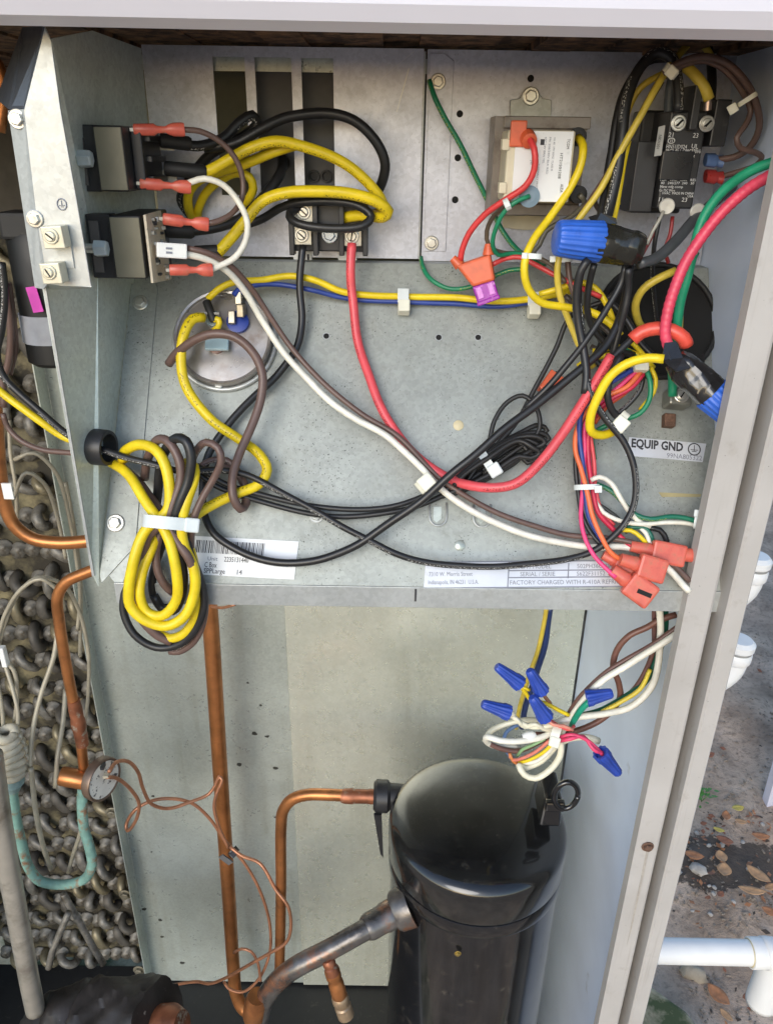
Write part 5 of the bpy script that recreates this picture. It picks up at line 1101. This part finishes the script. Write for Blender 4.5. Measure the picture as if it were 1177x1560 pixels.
dn = V((.90, -.42, .05)).normalized(); dc = atY(153, 1186, .682); rd = mm(34, dc)
mb = MB().spin(dc, dn, [(-.004, rd*.98), (.005, rd), (.007, rd*.96), (.006, rd*.88)], 36, squash=(1, 1)); obj('disc_rim', mb, M('bronze_rim', (.16, .11, .08), .4, .5), t, smooth=True)
obj('disc_face', MB().spin(dc+dn*.0055, dn, [(0, rd*.88), (.0006, rd*.86)], 32), M('dial_white', (.62, .60, .54), .5, 0, .1, 60, (.06, .06, .06), (.56, .60), 130), t)
for a, b, wd in (((165, 1180), (158, 1158), 5),): pass
pf_ = atY(162, 1182, .672); obj('disc_terminal', MB().box(pf_, (.006, .006, .004)), tan_line, t); obj('disc_terminal', MB().box(pf_+V((-.002, 0, .014)), (.004, .008, .004)), black_plastic, t)
pipe('verdigris-green copper U-tube under the valve', [(18, 1195, 690), (24, 1245, 690), (34, 1290, 690), (44, 1322, 690), (62, 1343, 690), (98, 1348, 690), (128, 1340, 690), (140, 1318, 690), (136, 1290, 690), (128, 1262, 692), (125, 1225, 694), (126, 1200, 696)], 19, verdigris)
o = bpy.data.objects['copper_pipe.005'] if 'copper_pipe.005' in bpy.data.objects else None
boot(o, (122, 1240, 693), (130, 1268, 692), 21, copper_scorched, 'brazed_joint', 'Y') if o else None
boot(o, (36, 1292, 690), (45, 1318, 690), 21, copper_scorched, 'brazed_joint', 'Y') if o else None
# distributor with its cream binding
p, q = atY(8, 1118, .69), atY(16, 1178, .69); r = mm(38, p)/2
t = thing('distributor', 'cream bound distributor head where the tan capillaries meet', 'distributor', atY(16, 1200, .69))
mb = MB(); 
for k in range(7): 
    cc = p.lerp(q, k/6.5); rr_ = r*(.72+.5*math.sin(k/6*2.4)); mb.tube([cc+V((math.cos(a)*rr_, math.sin(a)*rr_, math.sin(a*2+k)*.002)) for a in [j*math.tau/20 for j in range(21)]], .0052, 8)
obj('binding', mb, M('cream_binding', (.55, .50, .38), .8, 0, .2, 90, (.3, .25, .16), (.55, .75), 80, .3), t)
obj('nozzle', MB().spin(q, (q-p), [(0, r*1.0), (.014, r*1.02), (.018, r*.8), (.026, r*.6)], 24), M('teal_nozzle', (.22, .32, .32), .6, .2, .2, 60), t, smooth=True)
TG = 'tan capillary tubes on the coil'
for i, pts in enumerate(([(-6, 1010, 740), (4, 960, 735), (28, 905, 730), (58, 880, 730), (92, 888, 740), (118, 925, 760), (134, 990, 770), (134, 1060, 775), (128, 1110, 780)],
        [(-6, 985, 735), (8, 935, 728), (35, 895, 722), (62, 882, 722), (88, 900, 730), (98, 930, 745)],
        [(26, 1122, 700), (27, 1085, 705), (18, 1045, 715), (0, 990, 730), (-8, 960, 735)],
        [(6, 1125, 700), (3, 1080, 708), (-4, 1040, 715)],
        [(46, 1175, 690), (49, 1120, 705), (62, 1060, 725), (82, 1000, 745), (88, 960, 760)],
        [(84, 1200, 700), (88, 1150, 715), (96, 1100, 740), (100, 1050, 760)],
        [(47, 1170, 688), (55, 1240, 690), (66, 1290, 700), (78, 1325, 715)],
        [(104, 1330, 720), (112, 1300, 715), (122, 1270, 710), (126, 1240, 705)],
        [(20, 760, 720), (40, 720, 720), (66, 735, 730), (88, 790, 750), (100, 850, 760)],
        [(22, 700, 735), (52, 690, 735), (85, 720, 745), (106, 790, 760), (116, 850, 770), (122, 905, 775), (118, 960, 780)],
        [(14, 640, 740), (16, 690, 735), (24, 740, 730), (26, 800, 740)], [(100, 735, 770), (112, 800, 775), (122, 880, 780), (122, 1000, 785)],
        [(0, 1000, 725), (20, 1020, 722), (26, 1060, 722), (22, 1100, 715)])):
    labs = ['tan capillary arching highest over the return bends', 'tan capillary arching just inside the highest arch', 'tan capillary rising from the right of the binding', 'tan capillary rising from the left of the binding', 'tan capillary slanting up from the distributor to the right', 'pale flat capillary beside the valve body', 'tan capillary dropping into the green U-tube', 'tan capillary slanting inside the green U-tube', 'tan capillary curling beside the fat copper pipe', 'grey tan capillary running beside the box wall', 'tan capillary near the left picture edge above the bend', 'straight grey capillary nearest the box wall', 'short tan capillary kinked below the cream clip']
    pipe(labs[i], pts, 8 if i not in (4, 5, 6) else 9.5, tan_line, 720, 'capillary', 'capillary_tube', group=TG)
c_ = P3((6, 1000, 720), 'Y', 0); obj('nylon_clip', MB().box(c_, (.006, .008, .026)), white_nylon, None, 'cream nylon clip on the capillaries at the left edge', 'clip', bev=.001)
pipe('pale aluminium pipe slanting down the left edge', [(-14, 1150, 640), (2, 1260, 640), (20, 1360, 640), (44, 1490, 640), (54, 1540, 640)], 40, alu, name='aluminium_pipe')
# dark straps under the U-tube
for label, pts in (('dull metal strut slanting right under the coil', [(96, 1362, 780), (118, 1400, 780), (140, 1440, 770), (158, 1470, 760)]), ('dull metal strut slanting left under the coil', [(105, 1390, 760), (92, 1420, 750), (80, 1450, 740), (74, 1475, 735)])):
    pipe(label, pts, 13, bend_metal, 760, 'strut', 'metal_strut', group='struts under the coil')
# insulated accumulator at the bottom left
ac = atY(140, 1530, .64); mb = MB(); N1, N2 = 40, 36
aa, bb = atY(30, 1545, .66), atY(238, 1535, .62); ax = (bb-aa); s1 = V((0, 0, 1)); s1 = (s1-ax.normalized()*s1.dot(ax.normalized())).normalized(); s2 = ax.normalized().cross(s1)
for j in range(N1):
    t_ = j/(N1-1); rr_ = mm(62, ac)*min(1, (math.sin(min(t_*2.2, 1)*math.pi/2)**.5 if t_ < .46 else 1))*(1-.12*max(0, t_-.8)*5*.4)
    seam = .93 if abs(t_-.30) < .02 or abs(t_-.52) < .018 else 1
    for k in range(N2):
        th = k*math.tau/N2; f_ = seam*(1+.05*math.sin(3*th+6*t_)+.045*math.sin(5*th-13*t_)+.035*math.sin(9*th+29*t_)+.02*math.sin(17*th-41*t_)+.03*abs(math.sin(7*th+19*t_)))
        mb.v.append(aa+ax*t_-V((0, 0, .035))+(s1*math.cos(th)+s2*math.sin(th))*rr_*f_)
for j in range(N1-1):
    for k in range(N2): mb.f.append((j*N2+k, j*N2+(k+1) % N2, (j+1)*N2+(k+1) % N2, (j+1)*N2+k))
mb.f += [tuple(range(N2))[::-1], tuple((N1-1)*N2+k for k in range(N2))]
t = thing('wrapped_accumulator', 'accumulator wrapped in lumpy dark cork tape at the bottom left', 'accumulator', ac-V((0, 0, .06)))
obj('cork_wrap', mb, cork, t, smooth=True)
pq = bb-V((0, 0, .04)); mb = MB().spin(pq-ax.normalized()*.01, ax, [(0, .026), (.03, .026), (.045, .018)], 24); obj('copper_neck', mb, copper_scorched, t, smooth=True)
# thin copper sensing lines
SG = 'thin copper sensing lines'
def line(label, pts, wpx=6.5): pipe(label, pts, wpx, copper_thin, 800, 'sensing line', 'sensing_line', group=SG)
line('thin copper sensing line looping from the dial disc down past both pipes', [(163, 1184, 670), (178, 1186, 690), (200, 1204, 720), (212, 1226, 740), (206, 1252, 750), (194, 1266, 755), (192, 1258, 760), (206, 1234, 765), (232, 1220, 775), (262, 1217, 785), (292, 1224, 795), (318, 1246, 800), (345, 1284, 800), (372, 1315, 798), (396, 1358, 792), (411, 1410, 785), (410, 1455, 775), (394, 1492, 765), (368, 1512, 765), (348, 1506, 772), (341, 1496, 780)])
line('thin copper sensing line curling up to the tall pipe', [(166, 1176, 672), (176, 1162, 690), (194, 1160, 710), (210, 1176, 730), (218, 1202, 745), (232, 1226, 760), (258, 1232, 775), (290, 1222, 790), (318, 1210, 802), (328, 1196, 806), (334, 1183, 808), (338, 1188, 806), (330, 1208, 802), (326, 1230, 800), (334, 1262, 798), (348, 1292, 796)])
line('thin copper sensing line sweeping right of the bent pipe', [(350, 1290, 790), (368, 1304, 782), (396, 1316, 770), (420, 1356, 755), (438, 1380, 745), (443, 1412, 740), (436, 1436, 738), (415, 1450, 740), (380, 1470, 750), (340, 1492, 765), (318, 1499, 780), (300, 1496, 795), (262, 1502, 815), (240, 1510, 830)])
line('short copper sensing line hooked beside the tall pipe foot', [(356, 1452, 770), (368, 1446, 768), (382, 1450, 766), (392, 1466, 762), (397, 1495, 758)], 5.5)
tie('black cable tie on the thin copper sensing lines', 356, 1298, 792, R(48), 16, 14, 'Y', black_plastic, head=(3, 2), hs=9, thick=9)
c_ = P3((344, 1310, 786), 'Y', 0); obj('tie_tail', MB().box(c_, (.020, .002, .009), Matrix.Rotation(R(48), 3, 'Y')), M('tie_grey', (.12, .12, .12), .4), bpy.data.objects[[o_.name for o_ in bpy.data.objects if o_.get('label') == 'black cable tie on the thin copper sensing lines'][0]])

# ================================================================== coil with its return bends
xc0, xc1, zc0, zc1 = -.70, xl-.006, ZFLOOR+.02, 1.42
coil = thing('refrigerant_coil', 'dirty coil end with rows of oxidised return bends at the left', 'coil', V(((xc0+xc1)/2, .96, zc0)))
obj('tube_sheet', MB().box(((xc0+xc1)/2, .955, (zc0+zc1)/2), (xc1-xc0, .003, zc1-zc0)), tubesheet, coil)
obj('tube_sheet_flange', MB().box((xc1-.001, .935, (zc0+zc1)/2), (.002, .04, zc1-zc0)), tubesheet, coil)
def ubend_mesh(gap, out_, r):
    pts = [V((-gap/2, 0, 0)), V((-gap/2, -out_*.4, 0))]+[V((-math.cos(a)*gap/2, -out_*.4-math.sin(a)*gap/2, 0)) for a in [math.pi*k/10 for k in range(1, 10)]]+[V((gap/2, -out_*.4, 0)), V((gap/2, 0, 0))]
    return MB().tube(pts, r, 10)
umb = ubend_mesh(.031, .020, .0078); um = bpy.data.meshes.new('return_bend'); um.from_pydata(umb.v, [], umb.f); um.polygons.foreach_set('use_smooth', [True]*len(um.polygons)); um.materials.append(bend_metal)
ums = [um]
for mt_ in (M('dark_bend', (.10, .09, .075), .6, .2, .4, 40), M('brassy_bend', (.24, .205, .13), .45, .4, .3, 40, (.14, .11, .07), (.5, .7), 45, .2)):
    u2 = um.copy(); u2.materials.clear(); u2.materials.append(mt_); ums.append(u2)
cmb = MB().spin(V((0, 0, 0)), (0, -1, 0), [(0, .0125), (.003, .0125), (.004, .0095), (.012, .0092)], 14); cmm = bpy.data.meshes.new('tube_collar'); cmm.from_pydata(cmb.v, [], cmb.f); cmm.polygons.foreach_set('use_smooth', [True]*len(cmm.polygons)); cmm.materials.append(bend_metal)
row = 0; z = zc0+.02
while z < zc1-.02:
    x = xc1-.024-(row % 2)*.0205
    k = 0
    while x > -.70:
        rr_ = rnd.random()
        if rr_ < .86:
            b_ = bpy.data.objects.new('return_bend', rnd.choice((ums[0], ums[0], ums[1], ums[2]))); col.objects.link(b_); b_.parent = coil
            ang = R(66 if (row//3) % 2 else 48)+rnd.uniform(-.42, .42)
            b_.location = V((x+rnd.uniform(-.007, .007), .953, z+rnd.uniform(-.007, .007)))-ROOT[coil]; b_.rotation_euler = (rnd.uniform(-.1, .1), ang, rnd.uniform(-.1, .1)); b_.scale = (rnd.uniform(.75, 1.2), rnd.uniform(.55, 1.15), rnd.uniform(.85, 1.1))
        else:
            b_ = bpy.data.objects.new('tube_stub', cmm); col.objects.link(b_); b_.parent = coil; b_.location = V((x, .953, z))-ROOT[coil]
        b_ = bpy.data.objects.new('tube_stub', cmm); col.objects.link(b_); b_.parent = coil; b_.location = V((x+.0205, .953, z+rnd.uniform(-.004, .004)))-ROOT[coil]
        x -= .041; k += 1
    row += 1; z += .0475
# dark device with a pink label and grey strap behind the bracket
y_ = .70; a, b = atY(22, 352, y_), atY(70, 552, y_)
t = thing('motor_capacitor', 'black cylinder with pink label and grey strap behind the bracket', 'capacitor', V(((a.x+b.x)/2, y_, b.z)))
r = .026; cxm = (a.x+b.x)/2+.016
obj('can', MB().spin(V((cxm, y_, b.z)), (0, 0, 1), [(0, r*.8), (.004, r), (a.z-b.z-.006, r), (a.z-b.z, r*.9)], 32), M('matt_black', (.006, .006, .006), .5), t, smooth=True)
zz0, zz1 = atY(40, 516, y_).z, atY(40, 474, y_).z
obj('strap', MB().spin(V((cxm, y_, zz0)), (0, 0, 1), [(0, r*1.05), (zz1-zz0, r*1.05)], 32), M('grey_strap', (.34, .35, .38), .5), t, smooth=True)
pz0, pz1 = atY(50, 472, y_-.03).z, atY(50, 436, y_-.03).z; px_ = atY(49, 450, y_-.036).x
pk = atY(53, 456, y_-r-.004); obj('pink_label', MB().box(pk, (mm(16, pk), .0012, mm(38, pk)), Matrix.Rotation(R(-8), 3, 'Y')), pink_label, t)
obj('terminal_cap', MB().box((cxm-.004, y_-.006, a.z+.006), (.036, .034, .022)), black_rubber, t, bev=.003)
# wires at the far left, outside the box wall
FG = 'wires outside the left wall of the box'
def fw_(label, c_, wpx, pts, pr=None): wire(label, c_, wpx, pts, 640, 'Y', pr, group=FG)
fw_('black wire curving down the left edge to the bushing', BLK, 13, [(2, 400, 640), (6, 450, 640), (4, 500, 640), (-4, 540, 640), (4, 570, 640), (30, 600, 636), (65, 632, 632), (105, 662, 630), (150, 684, 628)], PRW)
fw_('yellow wire under the black one at the left edge', YEL, 14, [(-14, 584, 645), (8, 602, 645), (35, 622, 642), (62, 642, 640), (95, 664, 640), (150, 686, 636)])
fw_('brown wire bowing below at the left edge', BRN, 10, [(4, 630, 655), (12, 652, 655), (32, 672, 652), (62, 684, 648), (100, 688, 645), (150, 692, 640)])
fw_('brown wire hugging the left edge from above', BRN, 13, [(6, 430, 670), (14, 480, 670), (18, 520, 670), (12, 555, 670), (4, 575, 670), (6, 620, 668)])
fw_('second brown wire inside the first at the left edge', BRN, 10, [(12, 430, 676), (22, 490, 676), (24, 530, 676), (16, 570, 676)])
pipe('brown copper pipe passing behind the bracket wing', [(-30, 60, 760), (-8, 90, 760), (2, 110, 760), (6, 150, 760), (0, 200, 760)], 22, copper)

# ================================================================== outside, to the right
pad = MB(); pp_ = [(.26, .44), (.56, .42), (.61, .60), (.60, .74), (.62, .86), (.585, .93), (.52, .99), (.525, 1.08), (.47, 1.17), (.30, 1.2), (-.9, 1.2), (-.9, .44)]
obj('concrete_pad', MB().prism([V((x, y, -.03)) for x, y in pp_], (0, 0, .075)), moss, kind='structure', bev=.012, seg=3)
# horizontal pipe with coupling and elbow
yp = .80
p, q = atY(960, 1448, yp), atY(1146, 1452, yp); r = mm(37, p)/2
t = thing('drain_pipe', 'white plastic drain pipe with coupling and elbow beside the pad', 'pipe', atZ(1100, 1500, .0))
obj('straight_length', MB().spin(p, q-p, [(0, r), ((q-p).length, r)], 32), pvc, t, smooth=True)
d_ = (q-p).normalized(); q0 = atY(1141, 1452, yp)
obj('cement_ring', MB().spin(q0-d_*.0012, d_, [(0, r*1.06), (.002, r*1.1)], 32), pvc_line, t, smooth=True)
obj('coupling', MB().spin(q0, d_, [(0, r*1.18), (.001, r*1.22), (.026, r*1.22), (.028, r*1.15)], 32), pvc, t, smooth=True)
el = [q0+d_*.022, q0+d_*.034, q0+d_*.042+V((0, 0, -.010)), q0+d_*.045+V((0, 0, -.03)), q0+d_*.045+V((0, 0, -.12))]
obj('elbow', MB().tube(smoothpath(el, .006), r*1.28, 24), pvc, t)
# conduit elbows on the outer wall
for label, py0, dx_ in (('upper white conduit elbow on the cabinet side', 890, 12), ('lower white conduit elbow on the cabinet side', 1014, -12)):
    yy = .74; c_ = atY(1118, py0, yy); r_ = mm(36, c_)/2*1.12
    t = thing('conduit_elbow', label, 'conduit', c_, 'conduit elbows on the cabinet side')
    pts = [atY(1060, py0+26, yy), atY(1096+dx_, py0+24, yy), atY(1122+dx_, py0+6, yy), atY(1132+dx_, py0-16, yy)]
    obj('bend', MB().tube(smoothpath(pts, .005), r_, 24), pvc, t)
    e_ = atY(1129+dx_, py0-8, yy); d_ = (atY(1136+dx_, py0-30, yy)-e_).normalized()
    obj('collar', MB().spin(e_, d_, [(0, r_*1.02), (.003, r_*1.16), (.012, r_*1.16), (.014, r_*1.06), (.017, r_*1.06), (.019, r_*1.18), (.026, r_*1.18), (.03, r_*.9)], 30), pvc, t, smooth=True)
    obj('ring', MB().spin(e_+d_*.0145, d_, [(0, r_*1.07), (.0015, r_*1.09), (.003, r_*1.07)], 30), M('grey_gasket', (.30, .30, .28), .6), t, smooth=True)
# leaning access panel at the right edge
pb0 = atZ(1170, 1222, 0.0)
obj('access_panel', MB().hexa([pb0+V((0, 0, -.02)), pb0+V((.5, .10, -.02)), pb0+V((.5, .13, -.02)), pb0+V((0, .03, -.02))], [pb0+V((.002, .02, 1.3)), pb0+V((.5, .12, 1.3)), pb0+V((.5, .15, 1.3)), pb0+V((.002, .05, 1.3))]), panel_lav, None, 'lavender metal panel standing on the soil at the right edge', 'panel', bev=.002)
# fallen leaves
leafcols = [M('leaf_a', (.40, .17, .07), .6, 0, .3, 90), M('leaf_b', (.48, .27, .13), .6, 0, .25, 90), M('leaf_c', (.55, .42, .09), .6, 0, .2, 90), M('leaf_d', (.28, .11, .055), .65, 0, .3, 90)]
def leaf(label, px, py, lpx, ang, mt, asp=.5, curl=.25):
    c_ = atZ(px, py, .012); L = mm(lpx, c_)*1.15; mb = MB(); N = 9
    e = V((math.cos(ang), math.sin(ang), 0)); s_ = V((-math.sin(ang), math.cos(ang), 0))
    for i in range(N):
        t_ = i/(N-1); wd = math.sin(t_*math.pi)**.8*L*asp*.5+.0004; base = c_+e*((t_-.5)*L)
        up_ = curl*L*(abs(t_-.5)*2)**2*.5
        for k in (-1, -.5, 0, .5, 1): mb.v.append(base+s_*wd*k+V((0, 0, up_+abs(k)*curl*wd*.9+.004+gh(c_.x, c_.y))))
    for i in range(N-1):
        for k in range(4): mb.f.append((i*5+k, i*5+k+1, (i+1)*5+k+1, (i+1)*5+k))
    o = obj('fallen_leaf', mb, leafcols[mt], None, label, 'leaf', 'fallen leaves on the soil', smooth=True)
    s_m = o.modifiers.new('thickness', 'SOLIDIFY'); s_m.thickness = .0005
for a in (('round yellow leaf farthest up by the access panel', 1124, 1229, 17, .1, 2, .6), ('brown curled leaf below the green weed', 1107, 1238, 18, 1.2, 0, .6), ('small tan leaf under the yellow one', 1130, 1246, 15, -.3, 1, .6),
          ('pale yellow leaf below the weed', 1096, 1259, 15, -.4, 2, .5), ('orange leaf at the right edge', 1160, 1268, 24, -.15, 0, .5), ('torn brown leaf left of the pair', 1105, 1275, 22, -.5, 3, .6),
          ('upper oval tan leaf of a touching pair', 1099, 1303, 20, 1.5, 1, .75), ('lower oval tan leaf of a touching pair', 1103, 1324, 23, 1.1, 1, .8), ('triangular brown leaf by the post', 1055, 1308, 26, -.3, 0, .55),
          ('long tan leaf slanting at the right', 1154, 1333, 34, -.9, 1, .5), ('tan leaf cut by the right edge', 1174, 1349, 20, .4, 1, .5), ('golden folded leaf lying flat', 1143, 1363, 36, -.2, 1, .35), ('brown leaf at the right below the golden one', 1172, 1391, 22, -.5, 0, .6),
          ('small red-brown leaf fragment', 1097, 1363, 12, .6, 3, .7), ('large brown leaf below the drain pipe', 1096, 1508, 34, -1.0, 0, .6), ('small brown leaf by the elbow', 1142, 1512, 18, .2, 3, .6), ('faint brown leaf high by the conduit', 1080, 1150, 16, .3, 3, .6), ('pale leaf scrap low at the pad edge', 1108, 1540, 20, -1.0, 1, .5)): leaf(*a)
def pebble(px, py, rpx, mat, label, name='pebble', h=.7):
    c_ = atZ(px, py, .0); c_.z = gh(c_.x, c_.y)+.002; r_ = mm(rpx, c_); mb = MB(); N1, N2 = 6, 9; ph = rnd.random()*6
    for j in range(N1+1):
        a = math.pi*j/N1
        for k in range(N2):
            th = k*math.tau/N2; f_ = 1+.18*math.sin(2*th+ph)+.12*math.sin(3*th+ph*2+a*3)
            mb.v.append(c_+V((math.cos(th)*math.sin(a)*r_*f_, math.sin(th)*math.sin(a)*r_*f_*.9, math.cos(a)*r_*h)))
    for j in range(N1):
        for k in range(N2): mb.f.append((j*N2+k, j*N2+(k+1) % N2, (j+1)*N2+(k+1) % N2, (j+1)*N2+k))
    obj(name, mb, mat, None, label, 'stone', 'stones on the soil', smooth=True)
pebble(1062, 1328, 12, stone, 'largest angular grey stone by the post')
pebble(1058, 1476, 18, M('tan_stone', (.42, .34, .24), .9, 0, .2, 60, None, bmp=.4), 'rounded tan stone under the drain pipe')
for i, (px, py, r_, lb) in enumerate(((1163, 1250, 4, 'white pebble near the access panel'), (1101, 1281, 5, 'white pebble under the torn brown leaf'), (1063, 1260, 4, 'cream pebble beside the post, higher'), (1080, 1286, 4, 'cream pebble left of the torn leaf'), (1088, 1351, 4, 'white pebble left of the small leaf fragment'), (1087, 1360, 4, 'white pebble lowest of the close pair'), (1080, 1349, 3, 'cream pebble beside the white pair'), (1116, 1378, 4, 'cream pebble under the golden leaf'), (1083, 1388, 4, 'white pebble alone on the bare soil'), (1056, 1381, 3, 'pink pebble near the post'), (1036, 1330, 4, 'cream pebble touching the post'), (1088, 1428, 3, 'white pebble just above the drain pipe'), (1142, 1318, 4, 'cream pebble at the tip of the long tan leaf'), (1134, 1272, 4, 'white pebble beside the orange leaf'))):
    pebble(px, py, r_, stone, lb)
# loose grit nobody could count
mb = MB()
for i in range(900):
    px, py = rnd.uniform(990, 1190), rnd.uniform(960, 1570); c_ = atZ(px, py, 0); r_ = rnd.uniform(.0012, .0042)
    c_.z = gh(c_.x, c_.y)+.001
    if c_.x < .63 and c_.y < 1.18: continue
    a = rnd.random()*6
    mb.box(c_, (r_*rnd.uniform(.8, 3), r_, r_), Matrix.Rotation(a, 3, 'Z') @ Matrix.Rotation(rnd.random(), 3, 'X'))
lit = [MB() for _ in range(3)]
for i in range(210):
    c_ = atZ(rnd.uniform(1000, 1185), 1225+abs(rnd.gauss(0, 1))*90 if rnd.random() < .8 else rnd.uniform(960, 1560), 0)
    if c_.x < .63 and c_.y < 1.18: continue
    a = rnd.random()*6.28; L = rnd.uniform(.006, .022); e = V((math.cos(a), math.sin(a), rnd.uniform(-.25, .25))); s_ = V((-math.sin(a), math.cos(a), rnd.uniform(-.3, .3)))*L*rnd.uniform(.15, .35)
    b0_ = V((c_.x, c_.y, gh(c_.x, c_.y)+.004)); lit[i % 3].add([b0_, b0_+e*L*.5+s_, b0_+e*L, b0_+e*L*.5-s_], [(0, 1, 2), (0, 2, 3)])
for mb_, mt_ in zip(lit, (leafcols[3], leafcols[0], M('leaf_black', (.07, .05, .035), .8))): obj('leaf_litter', mb_, mt_, kind='stuff')
obj('grit', mb, M('grit', (.26, .21, .16), .9, 0, .6, 500), kind='stuff')
# little weed
c_ = atZ(1068, 1222, 0); t = thing('weed', 'small bright green weed beside the post', 'plant', c_)
gr = M('weed_green', (.07, .22, .03), .5, 0, .3, 100)
for i in range(34):
    a = rnd.random()*6.28; L = rnd.uniform(.008, .018); h = rnd.uniform(.004, .04); b0_ = c_+V((math.cos(a)*rnd.uniform(0, .024), math.sin(a)*rnd.uniform(0, .024), h)); e = V((math.cos(a), math.sin(a), rnd.uniform(-.2, .5))); s_ = V((-math.sin(a), math.cos(a), 0))*L*.32
    obj('leaf', MB().add([b0_, b0_+e*L*.5+s_, b0_+e*L, b0_+e*L*.5-s_+V((0, 0, .001))], [(0, 1, 2, 3)]), gr, t)
for i in range(5):
    a = i*1.26; obj('stem', MB().tube([c_, c_+V((math.cos(a)*.008, math.sin(a)*.008, .02)), c_+V((math.cos(a)*.016, math.sin(a)*.016, .035))], .0006, 5), gr, t)
